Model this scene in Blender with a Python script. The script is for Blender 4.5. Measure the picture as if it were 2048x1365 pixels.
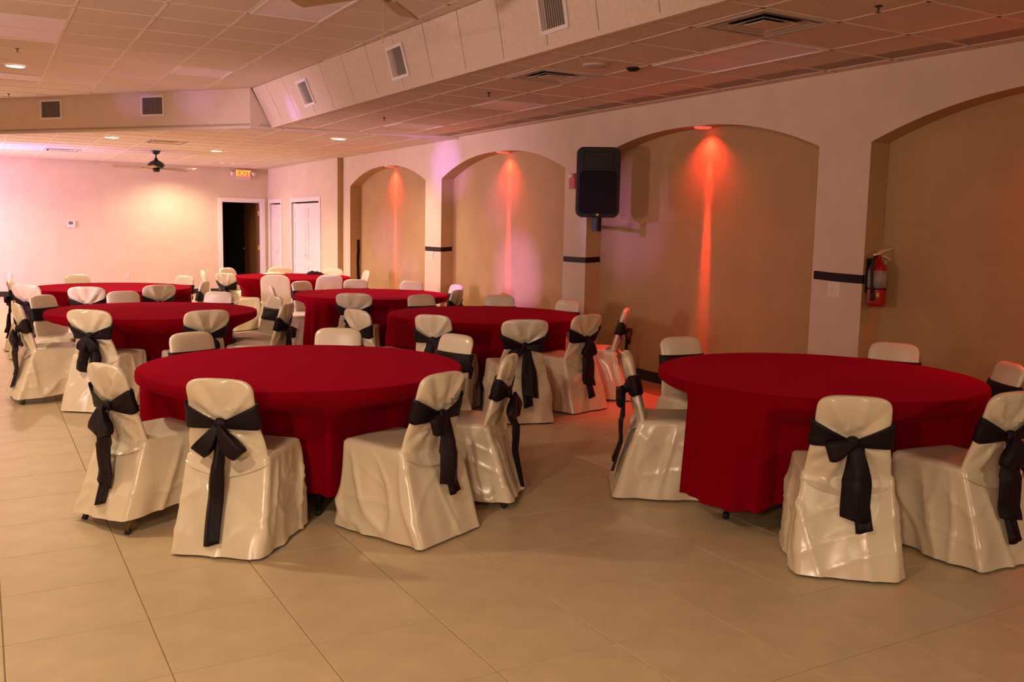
import bpy, math, random
import numpy as np
from mathutils import Vector, Matrix, noise

for o in list(bpy.data.objects):
    bpy.data.objects.remove(o)
SC = bpy.context.scene
COL = SC.collection
PI = math.pi

# ------------------------------------------------------------------ camera
CAM_H = 1.56
FPX, YAW, PITCH, ROLL = 1850.0, 0.522, 0.1205, -0.0198
cy, sy, cp, sp = math.cos(YAW), math.sin(YAW), math.cos(PITCH), math.sin(PITCH)
fwd = Vector((sy * cp, cy * cp, -sp)); right = Vector((cy, -sy, 0)); down = fwd.cross(right)
r2 = right * math.cos(ROLL) + down * math.sin(ROLL)
d2 = -right * math.sin(ROLL) + down * math.cos(ROLL)
cam_data = bpy.data.cameras.new('camera')
cam = bpy.data.objects.new('camera', cam_data); COL.objects.link(cam)
cam_data.sensor_width = 36.0
cam_data.lens = FPX / 2048 * 36.0
cam_data.clip_start = 0.05
m = Matrix.Identity(4)
for i in range(3):
    m[i][0] = r2[i]; m[i][1] = -d2[i]; m[i][2] = -fwd[i]
m[0][3], m[1][3], m[2][3] = 0, 0, CAM_H
cam.matrix_world = m
SC.camera = cam

def project(p):
    v = Vector(p) - Vector((0, 0, CAM_H))
    z = v.dot(fwd)
    if z < 0.05:
        return None
    return (1024 + FPX * v.dot(r2) / z, 682.5 + FPX * v.dot(d2) / z, z)

def in_view(p, mx=220, my=160):
    q = project(p)
    return q is not None and -mx < q[0] < 2048 + mx and -my < q[1] < 1365 + my

# ------------------------------------------------------------------ world, exposure, light table
world = bpy.data.worlds.new('world'); SC.world = world
world.use_nodes = True
world.node_tree.nodes['Background'].inputs[0].default_value = (0.9, 0.55, 0.40, 1)
world.node_tree.nodes['Background'].inputs[1].default_value = 0.02
SC.view_settings.view_transform = 'Standard'
SC.view_settings.look = 'None'
SC.view_settings.exposure = 1.3
SC.view_settings.gamma = 1.0
SC.view_settings.use_curve_mapping = False
# light paths: enough bounces for a matte room
SC.cycles.max_bounces = 4
SC.cycles.diffuse_bounces = 3
SC.cycles.glossy_bounces = 2
SC.cycles.transmission_bounces = 1
SC.cycles.transparent_max_bounces = 2
SC.cycles.caustics_reflective = False
SC.cycles.caustics_refractive = False
SC.cycles.adaptive_threshold = 0.04

WARM = (1.0, 0.77, 0.50)
RED = (1.0, 0.045, 0.03)
VIOLET = (0.50, 0.22, 1.0)
PINK = (1.0, 0.54, 0.95)

def spot(loc, target, energy, color, size=120, blend=0.6, soft=0.06, name='lamp_light'):
    l = bpy.data.lights.new(name, 'SPOT')
    l.energy = energy; l.color = color; l.spot_size = math.radians(size); l.spot_blend = blend
    l.shadow_soft_size = soft
    o = bpy.data.objects.new(name, l); COL.objects.link(o)
    o.location = loc
    o.rotation_euler = (Vector(target) - Vector(loc)).to_track_quat('-Z', 'Y').to_euler()
    return o

# warm recessed lamps: (x, y, ceiling height, energy)
Z_MAIN, Z_AISLE, Z_BACK = 3.293, 2.816, 2.794
DOWNLIGHTS = [(0.44, 12.23, Z_MAIN, 120), (1.77, 15.10, Z_BACK, 130), (3.60, 16.57, Z_BACK, 130), (4.53, 12.96, Z_BACK, 75),
              (0.16, 19.6, Z_BACK, 60), (-2.2, 16.6, Z_BACK, 110), (3.55, 20.35, Z_BACK, 60), (4.40, 19.70, Z_BACK, 12), (4.62, 19.70, Z_BACK, 12),
              (-0.82, 6.2, Z_MAIN, 105), (-0.82, 1.9, Z_MAIN, 105), (0.44, -2.0, Z_MAIN, 70), (-2.7, 9.2, Z_MAIN, 125)]
# coloured stage beams from a lighting bar standing at the far left of the room: (target, energy, cone)
DJ = Vector((-2.9, 8.6, 2.25))
BEAMS = [((6.06, 10.45, 0.95), 1500, 9), ((6.06, 10.9, 1.9), 350, 7), ((5.86, 12.2, 2.42), 1300, 7), ((3.33, 11.2, 2.93), 420, 4), ((2.3, 12.75, 3.29), 150, 8),
         ((1.7, 13.5, 3.29), 120, 8), ((6.06, 8.05, 1.65), 420, 10), ((6.06, 14.9, 1.3), 900, 7), ((6.06, 14.0, 0.8), 700, 6)]
for tgt, en, cone in BEAMS:
    spot(DJ, tgt, en, VIOLET, cone, 1.0, 0.03, 'stage_beam')
spot((-2.2, 19.2, 1.2), (0.3, 18.3, 2.79), 700, VIOLET, 34, 1.0, 0.05, 'stage_beam')
# unseen fill lamps, mostly pinkish, added to lift the walls and ceilings
spot((-2.6, 19.5, 1.7), (1.2, 21.3, 1.5), 400, PINK, 110, 1.0, 0.25, 'fill_wash')
spot((-2.3, 19.3, 0.9), (3.0, 17.0, 2.8), 300, (1.0, 0.76, 0.95), 100, 1.0, 0.25, 'fill_wash')
spot((-3.4, 9.6, 1.6), (5.9, 12.4, 1.4), 520, (1.0, 0.60, 0.80), 44, 1.0, 0.3, 'fill_wash')
spot((-3.4, 3.4, 2.0), (5.9, 5.2, 2.9), 25, (1.0, 0.50, 0.45), 70, 1.0, 0.3, 'fill_wash')
spot((-3.4, 5.2, 1.6), (1.0, 7.4, 3.3), 175, (1.0, 0.74, 0.72), 96, 1.0, 0.3, 'fill_wash')
spot((-1.2, -1.6, 1.9), (2.4, 3.6, 3.3), 66, (1.0, 0.62, 0.47), 110, 1.0, 0.3, 'fill_wash')
# house lamps on the walls behind the camera
spot((-2.6, -1.6, 2.6), (1.6, 5.0, 0.4), 175, WARM, 75, 1.0, 0.12, 'house_lamp')
spot((4.6, -2.4, 2.5), (3.4, 3.4, 0.4), 62, WARM, 75, 1.0, 0.12, 'house_lamp')

# ------------------------------------------------------------------ materials
def mat(name, color, rough=0.6, spec=0.4, noise_scale=0, noise_amt=0.0, bump=0.0, bump_scale=200, metallic=0.0, sheen=0.0,
        emit=None, emit_strength=0.0, rand=0.0, aniso=0.0, stretch=(1, 1, 1), ridged=False, sheen_tint=(1, 1, 1)):
    M = bpy.data.materials.new(name); M.use_nodes = True
    nt = M.node_tree; b = nt.nodes['Principled BSDF']
    b.inputs['Base Color'].default_value = (*color, 1)
    b.inputs['Roughness'].default_value = rough
    b.inputs['Specular IOR Level'].default_value = spec
    b.inputs['Metallic'].default_value = metallic
    if sheen:
        b.inputs['Sheen Weight'].default_value = sheen
        b.inputs['Sheen Roughness'].default_value = 0.5
        b.inputs['Sheen Tint'].default_value = (*sheen_tint, 1)
    if emit:
        b.inputs['Emission Color'].default_value = (*emit, 1)
        b.inputs['Emission Strength'].default_value = emit_strength
    tc = None
    def coords():
        nonlocal tc
        if tc is None:
            t = nt.nodes.new('ShaderNodeTexCoord'); mp = nt.nodes.new('ShaderNodeMapping')
            mp.inputs['Scale'].default_value = stretch
            nt.links.new(t.outputs['Object'], mp.inputs['Vector']); tc = mp.outputs['Vector']
        return tc
    last = None
    if noise_amt:
        n = nt.nodes.new('ShaderNodeTexNoise'); n.inputs['Scale'].default_value = noise_scale; n.inputs['Detail'].default_value = 2
        nt.links.new(coords(), n.inputs['Vector'])
        mr = nt.nodes.new('ShaderNodeMapRange'); mr.inputs['From Min'].default_value = 0.3; mr.inputs['From Max'].default_value = 0.7
        mr.inputs['To Min'].default_value = 1 - noise_amt; mr.inputs['To Max'].default_value = 1 + noise_amt
        nt.links.new(n.outputs['Fac'], mr.inputs['Value']); last = mr.outputs['Result']
    if rand:
        oi = nt.nodes.new('ShaderNodeObjectInfo')
        mr = nt.nodes.new('ShaderNodeMapRange'); mr.inputs['To Min'].default_value = 1 - rand; mr.inputs['To Max'].default_value = 1 + rand
        nt.links.new(oi.outputs['Random'], mr.inputs['Value'])
        if last:
            mu = nt.nodes.new('ShaderNodeMath'); mu.operation = 'MULTIPLY'
            nt.links.new(last, mu.inputs[0]); nt.links.new(mr.outputs['Result'], mu.inputs[1]); last = mu.outputs[0]
        else:
            last = mr.outputs['Result']
    if last:
        vm = nt.nodes.new('ShaderNodeVectorMath'); vm.operation = 'SCALE'
        vm.inputs[0].default_value = color
        nt.links.new(last, vm.inputs['Scale']); nt.links.new(vm.outputs['Vector'], b.inputs['Base Color'])
    if bump:
        n = nt.nodes.new('ShaderNodeTexNoise'); n.inputs['Scale'].default_value = bump_scale; n.inputs['Detail'].default_value = 1
        if ridged:
            n.noise_type = 'RIDGED_MULTIFRACTAL'; n.inputs['Detail'].default_value = 1.5; n.inputs['Distortion'].default_value = 0.7
        nt.links.new(coords(), n.inputs['Vector'])
        bp = nt.nodes.new('ShaderNodeBump'); bp.inputs['Strength'].default_value = bump; bp.inputs['Distance'].default_value = 0.01
        nt.links.new(n.outputs['Fac'], bp.inputs['Height']); nt.links.new(bp.outputs['Normal'], b.inputs['Normal'])
    return M

M_PAINT = mat('cream_wall_paint', (0.72, 0.58, 0.46), 0.75, 0.25, 3, 0.04, 0.25, 120)
M_TAN = mat('tan_niche_paint', (0.49, 0.32, 0.155), 0.75, 0.25, 3, 0.05, 0.25, 120)
M_TILE_CEIL = mat('acoustic_tile', (0.75, 0.62, 0.52), 0.9, 0.1, 40, 0.05, 0.5, 160, rand=0.02)
M_SLOPE = mat('acoustic_tile_pale', (0.74, 0.60, 0.50), 0.9, 0.1, 40, 0.05, 0.5, 160, rand=0.015)
M_GRID = mat('ceiling_grid_metal', (0.79, 0.66, 0.56), 0.5, 0.4)
M_PLENUM = mat('plenum_board', (0.45, 0.36, 0.28), 0.9, 0.1, 5, 0.05)
M_FLOOR = mat('beige_porcelain', (0.57, 0.425, 0.27), 0.38, 0.45, 7, 0.07, 0.06, 60, rand=0.025)
M_GROUT = mat('floor_grout', (0.30, 0.20, 0.115), 0.9, 0.1, 30, 0.1)
M_BASE = mat('black_rubber_base', (0.022, 0.016, 0.014), 0.5, 0.4)
M_CLOTH = mat('red_polyester', (0.21, 0.0008, 0.008), 0.9, 0.015, 300, 0.06, 0.15, 500, sheen=0.32, sheen_tint=(0.95, 0.015, 0.07))
M_SATIN = mat('ivory_satin', (0.77, 0.65, 0.50), 0.26, 0.9, 8, 0.03, 0.45, 5.0, stretch=(1, 1, 0.28), ridged=True)
M_SATIN_PLAIN = mat('ivory_polyester', (0.82, 0.71, 0.57), 0.5, 0.45, 8, 0.03, 0.12, 18)
M_SASH = mat('black_plum_satin', (0.011, 0.0045, 0.008), 0.5, 0.22, 400, 0.2, 0.2, 300)
M_TUBE = mat('bronze_tube', (0.22, 0.13, 0.05), 0.4, 0.5, metallic=0.6)
M_RUBBER = mat('dark_rubber', (0.02, 0.02, 0.018), 0.6, 0.3)
M_BLACKMETAL = mat('black_steel', (0.015, 0.015, 0.015), 0.4, 0.5, metallic=0.5)
M_PLY = mat('table_plywood', (0.36, 0.24, 0.13), 0.6, 0.3, 12, 0.12)
M_WHITE = mat('white_enamel', (0.80, 0.72, 0.72), 0.45, 0.4)
M_DOORWHITE = mat('white_door_paint', (0.84, 0.76, 0.77), 0.45, 0.4)
M_LENS = mat('acrylic_diffuser', (0.82, 0.68, 0.74), 0.35, 0.5, 250, 0.05, 0.4, 400)
M_LAMP = mat('lamp_lens', (1, 0.9, 0.7), 0.4, 0.3, emit=(1.0, 0.80, 0.52), emit_strength=14)
M_REDLAMP = mat('red_lamp_lens', (0.9, 0.05, 0.04), 0.4, 0.3, emit=(1.0, 0.035, 0.02), emit_strength=1.2)
M_GRILLE = mat('grille_shadow_grey', (0.085, 0.075, 0.075), 0.6, 0.3)
M_SLAT = mat('grille_slat', (0.30, 0.24, 0.21), 0.5, 0.4)
M_DIFF = mat('diffuser_metal', (0.55, 0.46, 0.40), 0.45, 0.4)
M_DARK = mat('diffuser_throat', (0.03, 0.035, 0.035), 0.7, 0.2)
M_FANBLADE = mat('fan_blade_wood', (0.36, 0.24, 0.10), 0.5, 0.4, 14, 0.12, stretch=(1, 6, 1))
M_FANPALE = mat('fan_blade_pale', (0.50, 0.33, 0.24), 0.5, 0.4, 14, 0.1)
M_FANBLACK = mat('fan_motor_black', (0.012, 0.014, 0.014), 0.35, 0.5)
M_SPK = mat('speaker_plastic', (0.010, 0.010, 0.010), 0.5, 0.35, 300, 0.2, 0.3, 300)
M_SPKGRILLE = mat('speaker_grille', (0.006, 0.006, 0.006), 0.6, 0.25, 0, 0, 0.6, 500)
M_EXTRED = mat('extinguisher_red', (0.32, 0.004, 0.006), 0.3, 0.5)
M_STEEL = mat('nickel_plate', (0.85, 0.72, 0.52), 0.35, 0.8, metallic=0.15)
M_LABEL = mat('grey_label', (0.30, 0.27, 0.28), 0.5, 0.3, 20, 0.15)
M_YELLOW = mat('yellow_sticker', (0.75, 0.52, 0.12), 0.5, 0.3)
M_ALARM = mat('alarm_red', (0.55, 0.03, 0.04), 0.4, 0.4)
M_SIGN = mat('exit_housing', (0.80, 0.60, 0.58), 0.45, 0.4)
M_EXIT = mat('exit_letters', (1, 0.3, 0.05), 0.4, 0.3, emit=(1.0, 0.28, 0.02), emit_strength=0.95)
M_EXITRED = mat('exit_red_face', (0.9, 0.2, 0.15), 0.4, 0.3, emit=(1.0, 0.10, 0.05), emit_strength=0.5)
M_WOOD = mat('stained_wood', (0.17, 0.08, 0.03), 0.4, 0.4, 10, 0.15, stretch=(8, 8, 1))
M_DARKROOM = mat('dark_room_shade', (0.05, 0.045, 0.035), 0.9, 0.1, 3, 0.1)  # near-black wall colour stands in for the darkness of unlit rooms
M_BRASS = mat('brass', (0.75, 0.50, 0.18), 0.3, 0.5, metallic=0.8)
M_LCD = mat('lcd_grey', (0.16, 0.16, 0.14), 0.3, 0.5)
M_PLASTIC = mat('ivory_plastic', (0.82, 0.70, 0.64), 0.4, 0.4)

# ------------------------------------------------------------------ mesh helpers
class MB:
    def __init__(s):
        s.v = []; s.f = []; s.mi = []
    def add(s, verts, faces, mi=0):
        n = len(s.v); s.v += [tuple(p) for p in verts]
        s.f += [tuple(i + n for i in f) for f in faces]; s.mi += [mi] * len(faces)
    def box(s, x0, x1, y0, y1, z0, z1, mi=0):
        v = [(x, y, z) for z in (z0, z1) for y in (y0, y1) for x in (x0, x1)]
        s.add(v, [(0, 2, 3, 1), (4, 5, 7, 6), (0, 1, 5, 4), (2, 6, 7, 3), (0, 4, 6, 2), (1, 3, 7, 5)], mi)
    def tube(s, pts, rad, n=10, caps=True, mi=0):
        pts = [Vector(p) for p in pts]; rings = []
        rads = rad if isinstance(rad, (list, tuple)) else [rad] * len(pts)
        up = None
        for i, p in enumerate(pts):
            t = (pts[min(i + 1, len(pts) - 1)] - pts[max(i - 1, 0)]).normalized()
            a = Vector((0, 0, 1)) if abs(t.z) < 0.9 else Vector((1, 0, 0))
            if up is None:
                up = (a - t * a.dot(t)).normalized()
            else:
                up = (up - t * up.dot(t)).normalized()
            b = t.cross(up)
            rings.append([p + (up * math.cos(2 * PI * k / n) + b * math.sin(2 * PI * k / n)) * rads[i] for k in range(n)])
        v = [q for r in rings for q in r]; f = []
        for i in range(len(rings) - 1):
            for k in range(n):
                f.append((i * n + k, i * n + (k + 1) % n, (i + 1) * n + (k + 1) % n, (i + 1) * n + k))
        if caps:
            f.append(tuple(reversed(range(n)))); f.append(tuple((len(rings) - 1) * n + k for k in range(n)))
        s.add(v, f, mi)
    def lathe(s, prof, n=24, c=(0, 0, 0), mi=0):
        v = []; f = []
        for (r, z) in prof:
            for k in range(n):
                a = 2 * PI * k / n
                v.append((c[0] + r * math.cos(a), c[1] + r * math.sin(a), c[2] + z))
        for i in range(len(prof) - 1):
            for k in range(n):
                f.append((i * n + k, i * n + (k + 1) % n, (i + 1) * n + (k + 1) % n, (i + 1) * n + k))
        f.append(tuple(reversed(range(n)))); f.append(tuple((len(prof) - 1) * n + k for k in range(n)))
        s.add(v, f, mi)
    def prism(s, poly, axis, a0, a1, mi=0):
        # poly: 2-D points; axis 'x','y','z' is the extrusion direction
        def P(u, w, a):
            return {'x': (a, u, w), 'y': (u, a, w), 'z': (u, w, a)}[axis]
        n = len(poly)
        v = [P(u, w, a0) for u, w in poly] + [P(u, w, a1) for u, w in poly]
        f = [tuple(range(n)), tuple(reversed(range(n, 2 * n)))]
        f += [(i, i + n, (i + 1) % n + n, (i + 1) % n) for i in range(n)]
        s.add(v, f, mi)
    def grid(s, P, nu, nv, closed_u=False, mi=0):
        v = [P(i, j) for j in range(nv) for i in range(nu)]; f = []
        for j in range(nv - 1):
            for i in range(nu if closed_u else nu - 1):
                i2 = (i + 1) % nu
                f.append((j * nu + i, j * nu + i2, (j + 1) * nu + i2, (j + 1) * nu + i))
        s.add(v, f, mi)
    def sheet(s, P, nu, nv, th, mi=0):
        # a cloth strip with a real thickness: two sheets joined round the rim; P gives (point, normal)
        A = [P(i, j) for j in range(nv) for i in range(nu)]
        v = [tuple(Vector(p) + Vector(nn) * th / 2) for p, nn in A] + [tuple(Vector(p) - Vector(nn) * th / 2) for p, nn in A]
        f = []; N = nu * nv
        for j in range(nv - 1):
            for i in range(nu - 1):
                a, b, c, d = j * nu + i, j * nu + i + 1, (j + 1) * nu + i + 1, (j + 1) * nu + i
                f.append((a, b, c, d)); f.append((a + N, d + N, c + N, b + N))
        rim = [i for i in range(nu)] + [j * nu + nu - 1 for j in range(1, nv)] + [(nv - 1) * nu + i for i in range(nu - 2, -1, -1)] + [j * nu for j in range(nv - 2, 0, -1)]
        for k in range(len(rim)):
            a, b = rim[k], rim[(k + 1) % len(rim)]
            f.append((b, a, a + N, b + N))
        s.add(v, f, mi)
    def mesh(s, name, mats, smooth=False, fix=True):
        me = bpy.data.meshes.new(name)
        me.from_pydata(s.v, [], s.f)
        for M in (mats if isinstance(mats, (list, tuple)) else [mats]):
            me.materials.append(M)
        if any(s.mi):
            me.polygons.foreach_set('material_index', s.mi)
        if fix:
            import bmesh
            bm = bmesh.new(); bm.from_mesh(me); bmesh.ops.recalc_face_normals(bm, faces=bm.faces); bm.to_mesh(me); bm.free()
        if smooth:
            me.polygons.foreach_set('use_smooth', [True] * len(me.polygons))
        me.update()
        return me
    def build(s, name, mats, parent=None, smooth=False, loc=None):
        return obj(name, s.mesh(name, mats, smooth), parent, loc)

def obj(name, me, parent=None, loc=None, rotz=None):
    o = bpy.data.objects.new(name, me); COL.objects.link(o)
    if parent is not None:
        o.parent = parent
    if loc is not None:
        o.location = loc
    if rotz is not None:
        o.rotation_euler = (0, 0, rotz)
    return o

def smooth_by_angle(me, deg=35):
    me.polygons.foreach_set('use_smooth', [True] * len(me.polygons))
    try:
        me.set_sharp_from_angle(angle=math.radians(deg))
    except Exception:
        pass

def thing(name, label, cat, loc=(0, 0, 0), rotz=0, group=None):
    o = bpy.data.objects.new(name, None); COL.objects.link(o)
    o.empty_display_size = 0.1
    o.location = loc; o.rotation_euler = (0, 0, rotz)
    o['label'] = label; o['category'] = cat
    if group:
        o['group'] = group
    return o

def tag(o, label, cat, group=None):
    o['label'] = label; o['category'] = cat
    if group:
        o['group'] = group
    return o

def struct(o, label=None):
    o['kind'] = 'structure'
    if label:
        o['label'] = label
    return o

# ------------------------------------------------------------------ the room
W, XN = 5.86, 6.06            # face of the arched wall, back of its niches
XC, Y_STEP = 5.755, 16.55     # closet wall and where it starts
Y_B = 21.30                   # back wall
X_L, Y_F = -4.2, -3.6         # walls out of the picture
ARCH = [(1.57, 4.82), (5.32, 8.58), (9.04, 12.33), (12.89, 16.17)]
SPRING, CROWN = 2.265, 2.555

# floor: grout bed and tiles
b = MB(); b.box(X_L, XN + 0.1, Y_F, Y_B + 3.2, -0.12, -0.004)
floor = struct(b.build('floor', M_GROUT), 'floor of large beige porcelain tiles with thin dark joints')
S = 0.506; TX0, TY0 = 0.0127, 3.221
tb = MB(); h = S / 2 - 0.0022; e = 0.002
v = [(-h, -h, -0.004), (h, -h, -0.004), (h, h, -0.004), (-h, h, -0.004), (-h, -h, -e / 2), (h, -h, -e / 2), (h, h, -e / 2), (-h, h, -e / 2),
     (-h + e, -h + e, 0), (h - e, -h + e, 0), (h - e, h - e, 0), (-h + e, h - e, 0)]
f = [(8, 9, 10, 11)] + [(i, (i + 1) % 4, (i + 1) % 4 + 4, i + 4) for i in range(4)] + [(i + 4, (i + 1) % 4 + 4, (i + 1) % 4 + 8, i + 8) for i in range(4)]
tb.add(v, f)
tile_me = tb.mesh('floor_tile', M_FLOOR)
cells = []
for cx in range(-9, 13):
    for ry in range(-14, 37):
        x = TX0 + (cx + 0.5) * S; y = TY0 + (ry + 0.5) * S
        if x - h < X_L or x + h > XN + 0.02 or y - h < Y_F or y + h > Y_B + 0.3:
            continue
        q = project((x, y, 0))
        vis = q is not None and -60 < q[0] < 2108 and 500 < q[1] < 1440
        cells.append((0 if vis else 1, q[2] if q else 99, x, y))
cells.sort()
rest = MB()
for k, (hid, dep, x, y) in enumerate(cells):
    if k < 295:
        obj('tile', tile_me, floor, (x, y, 0))
    else:
        rest.add([(a + x, c + y, d) for a, c, d in v], f)
ro = rest.build('tile_field', M_FLOOR, floor); ro['kind'] = 'stuff'

# arched wall with niches
wb = MB()
def arc_pts(y0, y1, n=28):
    c = (y0 + y1) / 2; hwid = (y1 - y0) / 2
    out = []
    for i in range(n + 1):
        s = -math.cos(PI * i / n)
        out.append((c + s * hwid, SPRING + (CROWN - SPRING) * (1 - abs(s) ** 2.3)))
    return out
ZT = Z_AISLE + 0.05
edges = [Y_F]
for a0, a1 in ARCH:
    wb.add([(W, edges[-1], 0), (W, a0, 0), (W, a0, ZT), (W, edges[-1], ZT)], [(0, 1, 2, 3)])
    pts = arc_pts(a0, a1); n = len(pts)
    wb.add([(W, y, z) for y, z in pts] + [(W, y, ZT) for y, z in pts], [(i, i + 1, n + i + 1, n + i) for i in range(n - 1)])
    loop = [(a0, 0)] + pts + [(a1, 0)]; n = len(loop)
    wb.add([(W, y, z) for y, z in loop] + [(XN, y, z) for y, z in loop], [(i, i + 1, n + i + 1, n + i) for i in range(n - 1)], 1)
    wb.add([(XN, y, z) for y, z in pts] + [(XN, y, 0) for y, z in pts], [(i, i + 1, len(pts) + i + 1, len(pts) + i) for i in range(len(pts) - 1)], 1)
    edges.append(a1)
wb.add([(W, edges[-1], 0), (W, Y_STEP, 0), (W, Y_STEP, ZT), (W, edges[-1], ZT)], [(0, 1, 2, 3)])
wb.add([(W, Y_STEP, 0), (XC, Y_STEP, 0), (XC, Y_STEP, ZT), (W, Y_STEP, ZT)], [(0, 1, 2, 3)], 1)
# solid behind the niches
wb.box(XN + 0.003, XN + 0.15, Y_F, Y_STEP, -0.1, ZT)
wall_r = struct(wb.build('wall_right', [M_PAINT, M_TAN]), 'cream wall with a row of tan arched niches')

# closet wall with two door openings
D_CL = [(20.24, 21.14), (17.60, 19.44)]
ZD = 2.03
b = MB()
b.box(XC, XC + 0.1, Y_STEP + 0.004, 17.60, 0, ZT); b.box(XC, XC + 0.1, 19.44, 20.24, 0, ZT); b.box(XC, XC + 0.1, 21.14, Y_B, 0, ZT)
for a0, a1 in D_CL:
    b.box(XC, XC + 0.1, a0, a1, ZD, ZT)
struct(b.build('wall_closet', M_PAINT), 'cream closet wall with two white doors')
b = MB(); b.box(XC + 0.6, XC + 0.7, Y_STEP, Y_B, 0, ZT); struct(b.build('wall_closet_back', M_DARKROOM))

# back wall with the doorway
DX0, DX1, DZ = 4.72, 5.595, 2.05
b = MB()
b.box(X_L, DX0, Y_B, Y_B + 0.12, 0, ZT); b.box(DX1, XC + 0.7, Y_B, Y_B + 0.12, 0, ZT); b.box(DX0, DX1, Y_B, Y_B + 0.12, DZ, ZT)
struct(b.build('wall_back', M_PAINT), 'pale back wall washed with pink light')
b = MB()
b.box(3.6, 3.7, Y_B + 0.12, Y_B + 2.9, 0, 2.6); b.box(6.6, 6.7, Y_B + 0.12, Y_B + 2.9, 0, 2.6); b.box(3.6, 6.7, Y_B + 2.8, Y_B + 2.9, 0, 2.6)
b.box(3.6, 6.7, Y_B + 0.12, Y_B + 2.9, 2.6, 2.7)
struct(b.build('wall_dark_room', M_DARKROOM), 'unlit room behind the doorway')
b = MB(); b.box(X_L - 0.1, X_L, Y_F, Y_B, 0, Z_MAIN + 0.1); struct(b.build('wall_left', M_PAINT))
b = MB(); b.box(X_L - 0.1, XN + 0.1, Y_F - 0.1, Y_F, 0, Z_MAIN + 0.1); struct(b.build('wall_front', M_PAINT))

# baseboards
b = MB()
ys = [Y_F]
for a0, a1 in ARCH:
    b.box(W - 0.012, W, ys[-1], a0, 0, 0.105); b.box(W - 0.012, XN, a0 - 0.0, a0 + 0.012, 0, 0.105)
    b.box(XN - 0.012, XN, a0 + 0.012, a1 - 0.012, 0, 0.105); b.box(W - 0.012, XN, a1 - 0.012, a1, 0, 0.105); ys.append(a1)
b.box(W - 0.012, W, ys[-1], Y_STEP, 0, 0.105)
b.box(XC - 0.012, XC, Y_STEP - 0.012, 17.50, 0, 0.105); b.box(XC - 0.012, XC, 19.54, 20.14, 0, 0.105)
b.box(XC, W, Y_STEP - 0.012, Y_STEP, 0, 0.105)
struct(b.build('baseboard_right', M_BASE), 'black rubber baseboard')
b = MB(); b.box(X_L, DX0 - 0.09, Y_B - 0.012, Y_B, 0, 0.105); struct(b.build('baseboard_back', M_BASE), 'dark baseboard')

# door trims and doors
def trim_y(name, x, a0, a1, zd, w=0.085, t=0.02):
    b = MB()
    b.box(x - t, x, a0 - w, a0, 0, zd + w); b.box(x - t, x, a1, a1 + w, 0, zd + w); b.box(x - t, x, a0, a1, zd, zd + w)
    struct(b.build(name, M_DOORWHITE), 'white door casing')
trim_y('trim_1', XC, *D_CL[0], ZD); trim_y('trim_2', XC, *D_CL[1], ZD)
b = MB()
b.box(DX0 - 0.085, DX0, Y_B - 0.02, Y_B, 0, DZ + 0.085); b.box(DX1, DX1 + 0.085, Y_B - 0.02, Y_B, 0, DZ + 0.085); b.box(DX0, DX1, Y_B - 0.02, Y_B, DZ, DZ + 0.085)
b.box(DX0, DX0 + 0.015, Y_B, Y_B + 0.12, 0, DZ); b.box(DX1 - 0.015, DX1, Y_B, Y_B + 0.12, 0, DZ); b.box(DX0, DX1, Y_B, Y_B + 0.12, DZ - 0.015, DZ)
struct(b.build('trim_3', M_DOORWHITE), 'white casing round the dark doorway')

def closet_door(name, a0, a1, leaves, label):
    root = bpy.data.objects.new(name, None); COL.objects.link(root); root.location = (XC + 0.03, a0, 0)
    root['kind'] = 'structure'; root['label'] = label
    wl = (a1 - a0) / leaves
    for k in range(leaves):
        y0 = k * wl + 0.004; y1 = (k + 1) * wl - 0.004
        lf = MB(); lf.box(0.012, 0.035, y0, y1, 0.015, ZD - 0.03)
        st = 0.09
        for (u0, u1, q0, q1) in [(y0, y0 + st, 0.015, ZD - 0.03), (y1 - st, y1, 0.015, ZD - 0.03), (y0 + st, y1 - st, 0.015, 0.17), (y0 + st, y1 - st, 0.74, 0.86), (y0 + st, y1 - st, 1.60, 1.70), (y0 + st, y1 - st, 1.9, ZD - 0.03)]:
            lf.box(0.0, 0.012, u0, u1, q0, q1)
        leaf = lf.build('door_leaf', M_DOORWHITE, root)
        for (q0, q1) in [(0.20, 0.71), (0.89, 1.57), (1.73, 1.87)]:
            pb = MB(); pb.box(0.003, 0.0115, y0 + st + 0.03, y1 - st - 0.03, q0, q1); pb.build('panel', M_DOORWHITE, leaf)
        kb = MB(); kb.lathe([(0.004, 0), (0.008, 0.012), (0.017, 0.022), (0.015, 0.034), (0.004, 0.038)], 12)
        kn = kb.build('knob', M_DOORWHITE, leaf, True)
        kn.rotation_euler = (0, -PI / 2, 0); kn.location = (0.0, (y1 - 0.05) if k == 0 else y0 + 0.05, 0.95)
closet_door('door_1', *D_CL[0], 2, 'narrow white panelled closet door beside the dark doorway')
closet_door('door_2', *D_CL[1], 2, 'wide white bifold closet door with raised panels')
b = MB(); b.box(-0.04, 0, 0, 0.84, 0.01, 2.02)
door3 = b.build('door_3', M_WOOD, None, loc=(DX1 - 0.016, Y_B + 0.10, 0)); door3.rotation_euler = (0, 0, math.radians(7))
struct(door3, 'brown wooden door standing open into the dark room')
for z in (0.25, 1.02, 1.8):
    hb = MB(); hb.tube([(-0.018, -0.006, z - 0.05), (-0.018, -0.006, z + 0.05)], 0.008, 8); hb.box(-0.036, -0.002, -0.003, 0, z - 0.05, z + 0.05); hb.build('hinge', M_BRASS, door3)
hb = MB(); hb.tube([(-0.045, 0.77, 0.98), (-0.10, 0.77, 0.98)], [0.012, 0.026], 10); hb.build('door_handle', M_BRASS, door3)

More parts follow.
